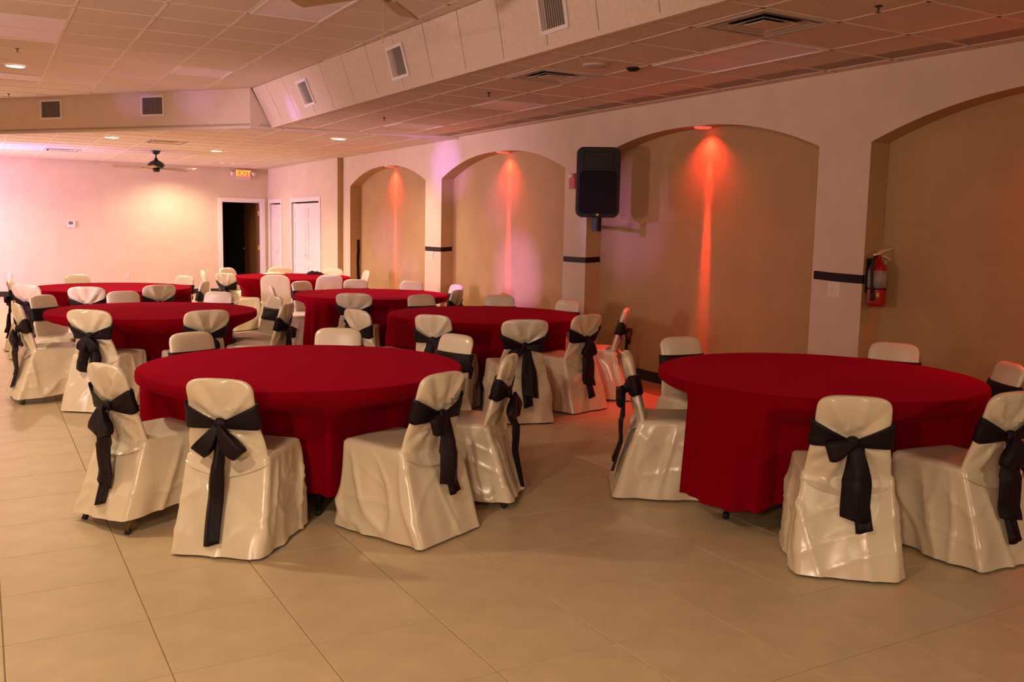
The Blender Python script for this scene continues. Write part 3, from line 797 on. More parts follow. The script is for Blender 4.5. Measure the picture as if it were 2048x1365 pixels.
ribbon('pier_ribbon', 'dark ribbon round the pier below the loudspeaker', [(W, 9.03, -1, 0, .0), (W, 8.8, -1, 0, -.002), (W, 8.59, -1, 0, 0), (W, 8.58, -.7, -.7, 0), (W + .03, 8.58, 0, -1, 0), (XN - .006, 8.58, 0, -1, .01)], 1.20, 1.262)
ribbon('pier_ribbon', 'dark ribbon round the farthest pier above a switch', [(W, 12.88, -1, 0, .0), (W, 12.6, -1, 0, -.002), (W, 12.34, -1, 0, 0), (W, 12.33, -.7, -.7, 0), (W + .03, 12.33, 0, -1, 0), (XN - .02, 12.33, 0, -1, .012)], 1.21, 1.274)
t = MB(); t.sheet(lambda i, j: ((5.985 + .05 * i + .004 * math.sin(j * .5), 16.17 - .012 - .004 * math.sin(j * 1.7 + i), 1.31 - .045 * j), (0, -1, 0)), 2, 29, .003)
o = t.build('hanging_ribbon', M_SASH); tag(o, 'dark ribbon hanging loose inside the farthest arch', 'ribbon')

# switches, outlets, thermostat, exit sign
def wall_plate(name, label, cat, loc, face, w, hgt, toggles):
    root = thing(name, label, cat, loc, {'x': 0, 'y': PI / 2}[face])
    t = MB(); t.box(-.007, 0, -w, w, -hgt, hgt); t.build('plate', M_PLASTIC, root)
    for q in toggles:
        t = MB(); t.box(-.016, -.007, q - .008, q + .008, -.018, .018); t.build('rocker' if cat == 'switch' else 'socket', M_WHITE, root)
wall_plate('light_switch', 'ivory light switch under the ribbon on the farthest pier', 'switch', (W, 12.62, 1.15), 'x', .037, .058, (0,))
wall_plate('light_switch', 'double light switch on the pier left of the extinguisher', 'switch', (W, 5.085, 1.135), 'x', .06, .058, (-.023, .023))
wall_plate('wall_outlet', 'pale wall outlet low on the back wall between tables', 'outlet', (2.72, Y_B, .41), 'y', .037, .058, (-.012, .012))
wall_plate('wall_outlet', 'pale wall outlet at the left end of the back wall', 'outlet', (0.50, Y_B, .42), 'y', .037, .058, (-.012, .012))
root = thing('thermostat', 'white thermostat with grey screen on the back wall', 'thermostat', (1.665, Y_B, 1.485))
t = MB(); t.box(-.072, .072, -.028, 0, -.07, .07); t.build('body', M_WHITE, root)
t = MB(); t.box(-.05, .03, -.030, -.028, -.01, .05); t.build('screen', M_LCD, root)

root = thing('exit_sign', 'lit EXIT sign with emergency lamp heads above the dark doorway', 'exit sign', (5.195, Y_B, 2.66))
t = MB(); t.box(-.16, .16, -.05, 0, -.13, .10); t.build('housing', M_SIGN, root)
t = MB(); t.box(-.145, .145, -.053, -.05, -.05, .092); t.build('sign_face', M_EXITRED, root)
fc = bpy.data.curves.new('exit_letters', 'FONT'); fc.body = 'EXIT'; fc.size = 0.155; fc.extrude = 0.002; fc.align_x = 'CENTER'; fc.align_y = 'CENTER'; fc.materials.append(M_EXIT)
fc.space_character = 1.1; fc.offset = 0.003
tmp = bpy.data.objects.new('letters', fc); COL.objects.link(tmp)
lme = bpy.data.meshes.new_from_object(tmp.evaluated_get(bpy.context.evaluated_depsgraph_get())); bpy.data.objects.remove(tmp)
lt = obj('letters', lme, root); lt.location = (0, -.0555, .021); lt.rotation_euler = (PI / 2, 0, 0)
for s in (-1, 1):
    t = MB(); t.tube([(s * .17, -.03, .04), (s * .20, -.04, .04)], .015, 8); t.build('lamp_arm', M_SIGN, root)
    t = MB(); t.lathe([(0.02, .05), (0.045, .03), (0.055, -.02), (0.05, -.045)], 16); hd = t.build('lamp_head', M_SIGN, root, True); hd.location = (s * .235, -.05, .02); hd.rotation_euler = (math.radians(-60), 0, s * .3)

# ------------------------------------------------------------------ chair with satin cover
ZTOP = 0.845
def ip(z, tab):
    for (a, u), (c, w) in zip(tab, tab[1:]):
        if z <= c:
            t_ = (z - a) / (c - a); t_ = max(0, min(1, t_)); return u + (w - u) * t_
    return tab[-1][1]
HEAD = {'narrow': [(.36, .205), (.45, .196), (.55, .185), (.62, .172), (.68, .168), (.75, .165)],
        'fan': [(.36, .205), (.45, .192), (.55, .172), (.615, .148), (.67, .165), (.75, .196)],
        'plain': [(.36, .215), (.45, .215), (.55, .214), (.68, .212), (.75, .210)]}
KNOT_Z = 0.622
def shell(theta, z, style):
    z0 = 0.72 if style == 'plain' else 0.765
    w = ip(min(z, .75), HEAD[style]); t_ = 0.030
    if z > z0:
        q = min(1.0, (z - z0) / (ZTOP - z0)); fct = max(0.0, 1 - q ** (2.3 if style == 'plain' else 3.0)) ** (1 / (2.3 if style == 'plain' else 3.0))
        e_ = 0.34 if style != 'plain' else 0.24
        w *= (1 - e_) * fct ** .6 + e_ * fct if q < 1 else 0.0
        t_ *= fct ** .8
    c, s = math.cos(theta), math.sin(theta)
    x = w * math.copysign(abs(c) ** .8, c)
    y = 0.02 + 0.27 * (ZTOP - z) + t_ * math.copysign(abs(s) ** .75, s)
    return x, y

def cover_mesh(name, style, seed, raise_hem=0.0):
    rnd = random.Random(seed); off = Vector((rnd.random() * 50, rnd.random() * 50, rnd.random() * 50))
    mb = MB()
    zs = [0.37 + (0.755 - 0.37) * i / 27 for i in range(28)] + [0.755 + (ZTOP - 0.755) * math.sin(PI / 2 * k / 11) for k in range(1, 12)]
    NU = 56
    npl = rnd.choice([7, 8, 9]); ph = rnd.random() * 6
    rings = []
    for z in zs:
        ring = []
        for i in range(NU):
            th = 2 * PI * i / NU
            zz = z
            back = math.sin(th) < 0          # local -y: away from the table
            bw = max(0.0, -math.sin(th))
            x, y = shell(th, zz, style)
            if z < 0.47:                     # lower edge droops in a swag over the skirt
                k = (0.47 - z) / 0.10
                if back:
                    zz = 0.47 - k * (0.10 - 0.055 * min(1, abs(x) / .19) ** 2)
                    y -= 0.062 * k * k * bw ** .35; x *= 1 + .05 * k
                else:
                    zz = 0.47 - k * 0.03
            if style != 'plain':
                dz = zz - KNOT_Z; dist = math.hypot(x, dz)
                if back:
                    ang = math.atan2(x, abs(dz) + 1e-4)
                    amp = 0.017 if dz > 0 else 0.014
                    fall = min(1, dist / .05) * math.exp(-max(0, dist - .10) / .12) * min(1, (ZTOP - zz) / .02)
                    y -= amp * fall * bw ** .5 * (1.2 - 2.2 * abs(math.sin(ang * npl * .5 + ph)) + .35 * math.sin(ang * npl * 2.3 + ph * 2))
                    y += 0.016 * math.exp(-(dist / .05) ** 2)          # pulled in at the knot
            nv = noise.noise(Vector((x * 9, zz * 6, y * 9)) + off)
            y += (-1 if back else 1) * (0.006 * nv + .006 * (1 - abs(noise.noise(Vector((x * 6 + zz * 3, zz * 7, 4)) + off))) ** 6) * bw
            x *= 1 + 0.02 * noise.noise(Vector((0, zz * 11, 3)) + off)
            ring.append((x, y, zz))
        rings.append(ring)
    vv = [p for r_ in rings for p in r_]; ff = []
    for j in range(len(rings) - 1):
        for i in range(NU):
            ff.append((j * NU + i, j * NU + (i + 1) % NU, (j + 1) * NU + (i + 1) % NU, (j + 1) * NU + i))
    ff.append(tuple((len(rings) - 1) * NU + i for i in range(NU)))
    mb.add(vv, ff)
    # skirt and seat
    NP, NR = 150, 34
    def peri(u, hx, y0, y1, r_):
        # rounded rectangle, u in 0..1 starting at the middle of the back edge
        Wd, Dp = 2 * hx, y1 - y0
        segs = [(hx - r_), None, (Dp - 2 * r_), None, (Wd - 2 * r_), None, (Dp - 2 * r_), None, (hx - r_)]
        arc = PI / 2 * r_; tot = 2 * (Wd + Dp) - 8 * r_ + 4 * arc; d_ = u * tot
        pts = [((0, y0), (1, 0)), ((hx - r_, y0 + r_), -90), ((hx, y0 + r_), (0, 1)), ((hx - r_, y1 - r_), 0), ((hx - r_, y1), (-1, 0)), ((-hx + r_, y1 - r_), 90), ((-hx, y1 - r_), (0, -1)), ((-hx + r_, y0 + r_), 180), ((-hx + r_, y0), (1, 0))]
        for sgm, p in zip(segs, pts):
            L_ = arc if sgm is None else sgm
            if d_ <= L_ + 1e-9:
                if sgm is None:
                    a = math.radians(p[1]) + d_ / r_; return p[0][0] + r_ * math.cos(a), p[0][1] + r_ * math.sin(a), math.cos(a), math.sin(a)
                return p[0][0] + p[1][0] * d_, p[0][1] + p[1][1] * d_, p[1][1], -p[1][0]
            d_ -= L_
        return 0, y0, 0, -1
    ph1, ph2, ph3 = rnd.random() * 6, rnd.random() * 6, rnd.random() * 6
    sv = []
    for j in range(NR + 1):
        k = j / NR
        hem_v = []
        for i in range(NP):
            u = i / NP
            x, y, nx, ny = peri(u, .207 + .028 * k, .10 - .145 * k, .53 + .035 * k, .022 + .006 * k)
            hem = 0.012 + raise_hem * (0.75 + 0.35 * math.sin(2 * PI * u + ph1))
            z = 0.455 - (0.455 - hem) * k
            a = 0.013 * k ** .8
            dsp = a * (math.sin(2 * PI * 7 * u + ph1 + 1.5 * k) * .5 + math.sin(2 * PI * 13 * u + ph2 - k) * .35 + noise.noise(Vector((x * 7, y * 7, z * 4)) + off) * 1.1)
            if ny < -.9: dsp *= .55
            dsp += .003 * noise.noise(Vector((x * 9, y * 9, z * 5)) + off)
            bk_ = .5 if ny < -.9 else 1.0
            rg = (1 - abs(noise.noise(Vector((x * 5.5 + z * 1.6, y * 5.5 - z * 1.3, z * .9)) + off * 1.7))) ** 8
            dsp += .022 * bk_ * rg * min(1, k * 3)
            rg = (1 - abs(noise.noise(Vector((x * 4.0 - z * 5.0, y * 4.0 - z * 4.0, z * 1.2)) + off * .6))) ** 14
            dsp += .007 * rg * min(1, k * 4)
            sv.append((x + nx * dsp, y + ny * dsp, z))
    # seat top rings
    top = [sv[i] for i in range(NP)]
    rings2 = []
    for sc, dz in ((.94, .012), (.8, .016), (.5, .013), (.2, .012)):
        rings2 += [(p[0] * sc, .315 + (p[1] - .315) * sc, .455 + dz + .005 * noise.noise(Vector((p[0] * 8 * sc, p[1] * 8 * sc, 7)) + off)) for p in top]
    nS = len(sv)
    ff = []
    for j in range(NR):
        for i in range(NP):
            ff.append((j * NP + i, j * NP + (i + 1) % NP, (j + 1) * NP + (i + 1) % NP, (j + 1) * NP + i))
    for i in range(NP):
        ff.append((i, nS + i, nS + (i + 1) % NP, (i + 1) % NP))
    for q in range(3):
        for i in range(NP):
            ff.append((nS + q * NP + i, nS + (q + 1) * NP + i, nS + (q + 1) * NP + (i + 1) % NP, nS + q * NP + (i + 1) % NP))
    ff.append(tuple(nS + 3 * NP + i for i in range(NP)))
    mb.add(sv + rings2, ff)
    return mb.mesh(name, M_SATIN if style != 'plain' else M_SATIN_PLAIN, True)

def skirt_y(z):
    return .10 - .145 * max(0, min(1, (.455 - z) / .443))

def band_mesh(style, seed):
    rnd = random.Random(seed + 77); ph = rnd.random() * 6
    NU, NV = 72, 7
    def P(i, j, o):
        th = 2 * PI * i / NU; s = math.sin(th); v_ = j / (NV - 1)
        x, y = shell(th, .66, style)
        q = min(1, abs(x) / .165)
        if s < 0:
            bw = min(1, -s * 2)
            zt_b, zb_b = KNOT_Z + .016 + .085 * q ** 1.1, KNOT_Z - .016 - .008 * q
            zt_f, zb_f = .728, .612
            zt = zt_f + (zt_b - zt_f) * bw; zb = zb_f + (zb_b - zb_f) * bw
        else:
            zt, zb = .728, .612
        z = zb + (zt - zb) * v_
        x, y = shell(th, z, style)
        rip = .0022 * math.sin(v_ * 9 + ph + 2 * math.sin(th * 2))
        out = .010 + rip + o
        nx, ny = math.cos(th), math.sin(th) * 1.0
        out += .004
        if s < 0:
            out += .010 if style == 'fan' else .006
        return (x + nx * out * .8, y + ny * out, z)
    mb = MB()
    A = [P(i, j, 0) for j in range(NV) for i in range(NU)]; B = [P(i, j, -.004) for j in range(NV) for i in range(NU)]
    ff = []; N = NU * NV
    for j in range(NV - 1):
        for i in range(NU):
            i2 = (i + 1) % NU
            ff.append((j * NU + i, j * NU + i2, (j + 1) * NU + i2, (j + 1) * NU + i)); ff.append((N + j * NU + i, N + (j + 1) * NU + i, N + (j + 1) * NU + i2, N + j * NU + i2))
    for j in (0, NV - 1):
        for i in range(NU):
            i2 = (i + 1) % NU; ff.append((j * NU + i, N + j * NU + i, N + j * NU + i2, j * NU + i2))
    mb.add(A + B, ff)
    return mb.mesh('sash', M_SASH, True)

def back_y(style='narrow'):
    return shell(-PI / 2, KNOT_Z, style)[1] - .018

def knot_mesh(seed):
    mb = MB(); rnd = random.Random(seed)
    n, mrows = 14, 9; y0 = back_y()
    def P(i, j):
        a = 2 * PI * i / n; t_ = PI * j / (mrows - 1)
        r_ = math.sin(t_) * (1 + .12 * math.sin(3 * a + seed))
        return (.032 * r_ * math.cos(a), y0 - .006 + .020 * r_ * math.sin(a), KNOT_Z + .004 + .034 * math.cos(t_))
    mb.grid(P, n, mrows, True)
    return mb.mesh('knot', M_SASH, True)

def tail_mesh(seed, xs, w0, w1, zend, lift=0.0, slant=0.0):
    """a sash end hanging from the knot: xs start offset, slant sideways drift, w widths"""
    rnd = random.Random(seed * 13 + 5); ph = rnd.random() * 6
    mb = MB(); y0 = back_y() - .012 - lift; nv, nu = 22, 7
    def P(i, j):
        v_ = j / (nv - 1); u = i / (nu - 1) - .5
        z = KNOT_Z - .01 - (KNOT_Z - .01 - zend) * v_
        w = w0 + (w1 - w0) * min(1, v_ * 2.2)
        x = xs + slant * v_ + u * w + .006 * math.sin(v_ * 5 + ph)
        y = min(y0 - .004, skirt_y(z) - .028 - lift) - (.006 * math.cos(u * PI * 3 + ph) + .046 * math.cos(u * PI * .94) * (.6 + .4 * math.sin(v_ * 3 + ph))) * min(1, v_ * 3)
        if z < .44: y -= .012 * (1 - abs(z - .36) / .3 if abs(z - .36) < .3 else 0)
        if v_ > .999: z += .012 * u * 2 * (1 if seed % 2 else -1)
        return (x, y, z), (0, -1, 0)
    mb.sheet(P, nu, nv, .003)
    return mb.mesh('tail', M_SASH, True)

def loop_mesh(seed, side, length, droop, width):
    """a drooping bow loop: a flattened closed band leaving the knot sideways"""
    mb = MB(); y0 = back_y() - .012; nu, nv = 20, 6
    d = Vector((side * math.cos(droop), 0, -math.sin(droop))); n_ = Vector((side * math.sin(droop), 0, math.cos(droop)))
    def P(i, j):
        a = 2 * PI * i / nu; v_ = j / (nv - 1) - .5
        along = .5 * (1 - math.cos(a)) * length; thick = .034 * math.sin(a) * (0.4 + .6 * along / length)
        wd = width * (.35 + .65 * min(1, along / (.55 * length)))
        p = Vector((0, y0 - .008, KNOT_Z)) + d * along + n_ * (v_ * wd + .006 * math.sin(a * 2 + seed)) + Vector((0, -.006 - .014 + thick, 0))
        p.y = min(p.y, skirt_y(p.z) - .012) if p.z < .45 else p.y
        return tuple(p)
    A = [P(i, j) for j in range(nv) for i in range(nu)]
    ff = []
    for j in range(nv - 1):
        for i in range(nu):
            ff.append((j * nu + i, j * nu + (i + 1) % nu, (j + 1) * nu + (i + 1) % nu, (j + 1) * nu + i))
    ff.append(tuple(reversed(range(nu)))); ff.append(tuple((nv - 1) * nu + i for i in range(nu)))
    mb.add(A, ff)
    return mb.mesh('bow_loop', M_SASH, True)

def leg_mesh(front):
    mb = MB()
    if front: mb.tube([(0, .22, .44), (0, .40, .2), (0, .50, .02)], .0115, 10)
    else: mb.tube([(0, .25, .44), (0, .12, .22), (0, .0, .02)], .0115, 10)
    return mb.mesh('leg', M_TUBE, True)
def foot_mesh(front):
    mb = MB(); y = .50 if front else 0.0; s = 1 if front else -1
    mb.tube([(0, y - s * .012, .03), (0, y + s * .004, 0.0)], [.0145, .0155], 10)
    return mb.mesh('rubber_foot', M_RUBBER, True)

COVERS = {('narrow', 0, 0): cover_mesh('cover', 'narrow', 3), ('narrow', 1, 0): cover_mesh('cover', 'narrow', 8), ('narrow', 2, 0): cover_mesh('cover', 'narrow', 21),
          ('fan', 0, 0): cover_mesh('cover', 'fan', 5), ('fan', 1, 0): cover_mesh('cover', 'fan', 14),
          ('narrow', 0, 1): cover_mesh('cover', 'narrow', 31, .085), ('narrow', 1, 1): cover_mesh('cover', 'narrow', 37, .03), ('narrow', 2, 1): cover_mesh('cover', 'narrow', 53, .09),
          ('plain', 0, 0): cover_mesh('cover', 'plain', 41), ('plain', 1, 0): cover_mesh('cover', 'plain', 47)}
BANDS = {'narrow': band_mesh('narrow', 1), 'fan': band_mesh('fan', 2)}
KNOTS = [knot_mesh(k) for k in range(3)]
rad = math.radians
# bow kinds: list of tails and loops
BOWS = {'long': ([(1, 0.0, .035, .082, .07, 0, -.012)], [(1, -1, .16, rad(56), .075), (2, 1, .175, rad(50), .075)]),
        'wide': ([(2, .012, .06, .13, .275, 0, .02), (3, .03, .035, .075, .225, -.006, .035)], [(3, -1, .12, rad(18), .085)]),
        'stubby': ([(4, -.035, .035, .10, .34, 0, -.02), (5, .035, .035, .10, .29, -.006, .03)], [(4, -1, .13, rad(62), .08), (5, 1, .13, rad(56), .08)]),
        'twin': ([(6, -.02, .04, .105, .17, 0, -.045), (7, .025, .04, .11, .12, -.005, .02)], [(6, -1, .13, rad(35), .085), (7, 1, .13, rad(35), .085)]),
        'broad': ([(8, .0, .06, .145, .23, 0, .01), (9, -.01, .035, .08, .13, -.006, .02)], [(8, -1, .15, rad(68), .08), (9, 1, .15, rad(70), .075)]),
        'side': ([(10, .02, .05, .12, .22, 0, .03), (11, .01, .035, .075, .14, -.006, .01)], [(10, -1, .15, rad(30), .07), (11, 1, .14, rad(5), .065)])}
BOW_ME = {k: ([tail_mesh(*t) for t in T], [loop_mesh(*l) for l in L]) for k, (T, L) in BOWS.items()}
LEGS = {True: leg_mesh(True), False: leg_mesh(False)}; FEET = {True: foot_mesh(True), False: foot_mesh(False)}

FOOT = {}     # footprints per table, to push the cloth in
def chair(table, x, y, face, style, var, bow, label, group, hem=0, mirror=False, scale=1.0):
    ang = face - PI / 2
    root = thing('banquet_chair', label, 'chair', (x, y, 0), ang, group)
    if scale != 1.0: root.scale = (scale,) * 3
    c = obj('cover', COVERS[(style, var, hem)], root)
    for sx in (-1, 1):
        for fr in (True, False):
            l = obj('leg', LEGS[fr], root, (sx * .195, 0, 0)); obj('rubber_foot', FEET[fr], l)
    if bow:
        s = obj('sash', BANDS[style], root)
        obj('knot', KNOTS[(var + len(bow)) % 3], s)
        T, L = BOW_ME[bow]
        for me in T:
            o = obj('tail', me, s)
            if mirror: o.scale = (-1, 1, 1)
        for me in L:
            o = obj('bow_loop', me, s)
            if mirror: o.scale = (-1, 1, 1)
    FOOT.setdefault(table, []).append((x, y, face, scale))
    return root

# ------------------------------------------------------------------ tables
TR, TZ = 0.914, 0.745
TABLES = {'front': (1.62, 5.25), 'right': (4.26, 3.79), 'midleft': (1.38, 9.08), 'middle': (4.17, 7.77), 'rear': (4.10, 10.55), 'farleft': (1.42, 12.42), 'farright': (4.26, 14.45), 'edge': (-1.05, 14.2)}

def push_field(key):
    cx, cy_ = TABLES[key]; NT = 480
    # inward limit per direction, from the seats pushed under the table
    lim = [9.0] * NT
    for (x, y, face, sc) in FOOT.get(key, []):
        d = Vector((math.cos(face), math.sin(face))); s_ = Vector((-d.y, d.x))
        for i in range(NT):
            a = 2 * PI * i / NT; u = Vector((math.cos(a), math.sin(a)))
            # march outwards until the inflated seat box is met
            r_ = 0.45
            while r_ < 1.06:
                q = Vector((cx, cy_)) + u * r_ - Vector((x, y))
                if -.09 * sc < q.dot(d) < .62 * sc and abs(q.dot(s_)) < .28 * sc:
                    break
                r_ += .005
            if r_ < 1.06:
                lim[i] = min(lim[i], r_)
    push = [max(0.0, 1.0 - l) if l < 9 else 0.0 for l in lim]
    sm = push[:]
    for _ in range(1):
        sm = [max(push[i], (sm[i - 2] + sm[i - 1] + sm[i] + sm[(i + 1) % NT] + sm[(i + 2) % NT]) / 5) for i in range(NT)]
    for _ in range(2):
        sm = [(sm[i - 1] + sm[i] * 2 + sm[(i + 1) % NT]) / 4 for i in range(NT)]
    push = [max(p, q) for p, q in zip(push, sm)]
    return push

def table(key, label):
    x, y = TABLES[key]
    root = thing('round_table', label, 'table', (x, y, 0), 0.35 if key != 'right' else 0.62, 'round folding tables')
    t = MB(); t.lathe([(TR - .006, TZ - .024), (TR, TZ - .02), (TR, TZ - .004), (TR - .004, TZ)], 64); t.build('tabletop', M_PLY, root)
    t = MB(); t.lathe([(.78, TZ - .045), (.78, TZ - .0245)], 64); t.build('apron', M_BLACKMETAL, root)
    # splayed legs stand in the widest gaps between the chairs
    rz = root.rotation_euler[2]
    angs = sorted(math.atan2(cy2 - y, cx2 - x) % (2 * PI) for cx2, cy2, _, _ in FOOT.get(key, []))
    gaps = []
    for q in range(len(angs)):
        g = (angs[(q + 1) % len(angs)] - angs[q]) % (2 * PI)
        if g == 0: g = 2 * PI
        nn = max(1, int(g / rad(48)))
        for w_ in range(nn):
            gaps.append((g / nn, angs[q] + g * (w_ + .5) / nn))
    gaps.sort(reverse=True)
    want = {'front': rad(-98), 'right': rad(173)}.get(key)
    if want is not None:
        gaps.sort(key=lambda g_: abs((g_[1] - want + PI) % (2 * PI) - PI) > rad(14))
    for g, a in gaps[:4]:
        pf = push_field(key); ai = int(round((a % (2 * PI)) / (2 * PI) * 480))
        r_ = min(.76, min(1.0 - pf[(ai + q) % 480] for q in range(-8, 9)) - .05)
        px, py = r_ * math.cos(a - rz), r_ * math.sin(a - rz)
        t = MB(); t.tube([(px * .80, py * .80, TZ - .04), (px, py, .02)], .0135, 10); lg = t.build('leg', M_BLACKMETAL, root, True)
        t = MB(); t.tube([(px, py, .03), (px, py, 0)], .017, 10); t.build('rubber_foot', M_RUBBER, lg, True)

def cloth(key, seed, label):
    cx, cy_ = TABLES[key]; rnd = random.Random(seed)
    NT = 480
    ph = [rnd.random() * 6.28 for _ in range(6)]
    push = push_field(key)
    mb = MB(); rings = []
    RT = TR + .006
    for r_ in (.12, .3, .5, .7, .84, .90):
        rings.append([(r_ * math.cos(2 * PI * i / NT), r_ * math.sin(2 * PI * i / NT), TZ + .0035 + .0012 * noise.noise(Vector((r_ * 6 * math.cos(2 * PI * i / NT), r_ * 6 * math.sin(2 * PI * i / NT), seed)))) for i in range(NT)])
    for k in range(5):
        a_ = PI / 2 * k / 4
        rr = RT - .010 + .012 * math.sin(a_); zz = TZ + .0035 - .012 * (1 - math.cos(a_))
        rings.append([(rr * math.cos(2 * PI * i / NT), rr * math.sin(2 * PI * i / NT), zz) for i in range(NT)])
    NR = 30; z1 = TZ - .0085
    for j in range(1, NR + 1):
        k = j / NR; ring = []
        for i in range(NT):
            a = 2 * PI * i / NT
            hem = .135 + .012 * math.sin(5 * a + ph[0]) + .008 * math.sin(11 * a + ph[1])
            z = z1 - (z1 - hem) * k
            base = RT + .002 + .045 * k
            fold = (.027 * k ** .8) * (.55 * math.sin(17 * a + ph[2] + 1.2 * math.sin(3 * a + ph[3])) + .6 * math.sin(29 * a + ph[4] + 1.5 * math.sin(5 * a + ph[0])) + .5 * math.sin(43 * a + ph[5] + math.sin(7 * a + ph[1])))
            p_ = push[i]
            r_free = base + fold * (1 - .75 * min(1, p_ / .12))
            if p_ > 0:
                t_ = max(0.0, min(1.0, (TZ - .04 - z) / (.15))); t_ = t_ * t_ * (3 - 2 * t_)
                r_in = min(r_free, (1.0 - p_) + .15 * fold)
                r_ = r_free + (r_in - r_free) * t_
            else:
                r_ = r_free
            ring.append((r_ * math.cos(a), r_ * math.sin(a), z))
        rings.append(ring)
    vv = [p for r_ in rings for p in r_]; ff = []
    for j in range(len(rings) - 1):
        for i in range(NT):
            ff.append((j * NT + i, (j + 1) * NT + i, (j + 1) * NT + (i + 1) % NT, j * NT + (i + 1) % NT))
    ff.append(tuple(range(NT)))
    mb.add(vv, ff)
    o = obj('tablecloth', mb.mesh('tablecloth', M_CLOTH, True), None, (cx, cy_, 0))
    tag(o, label, 'tablecloth', 'red round tablecloths')

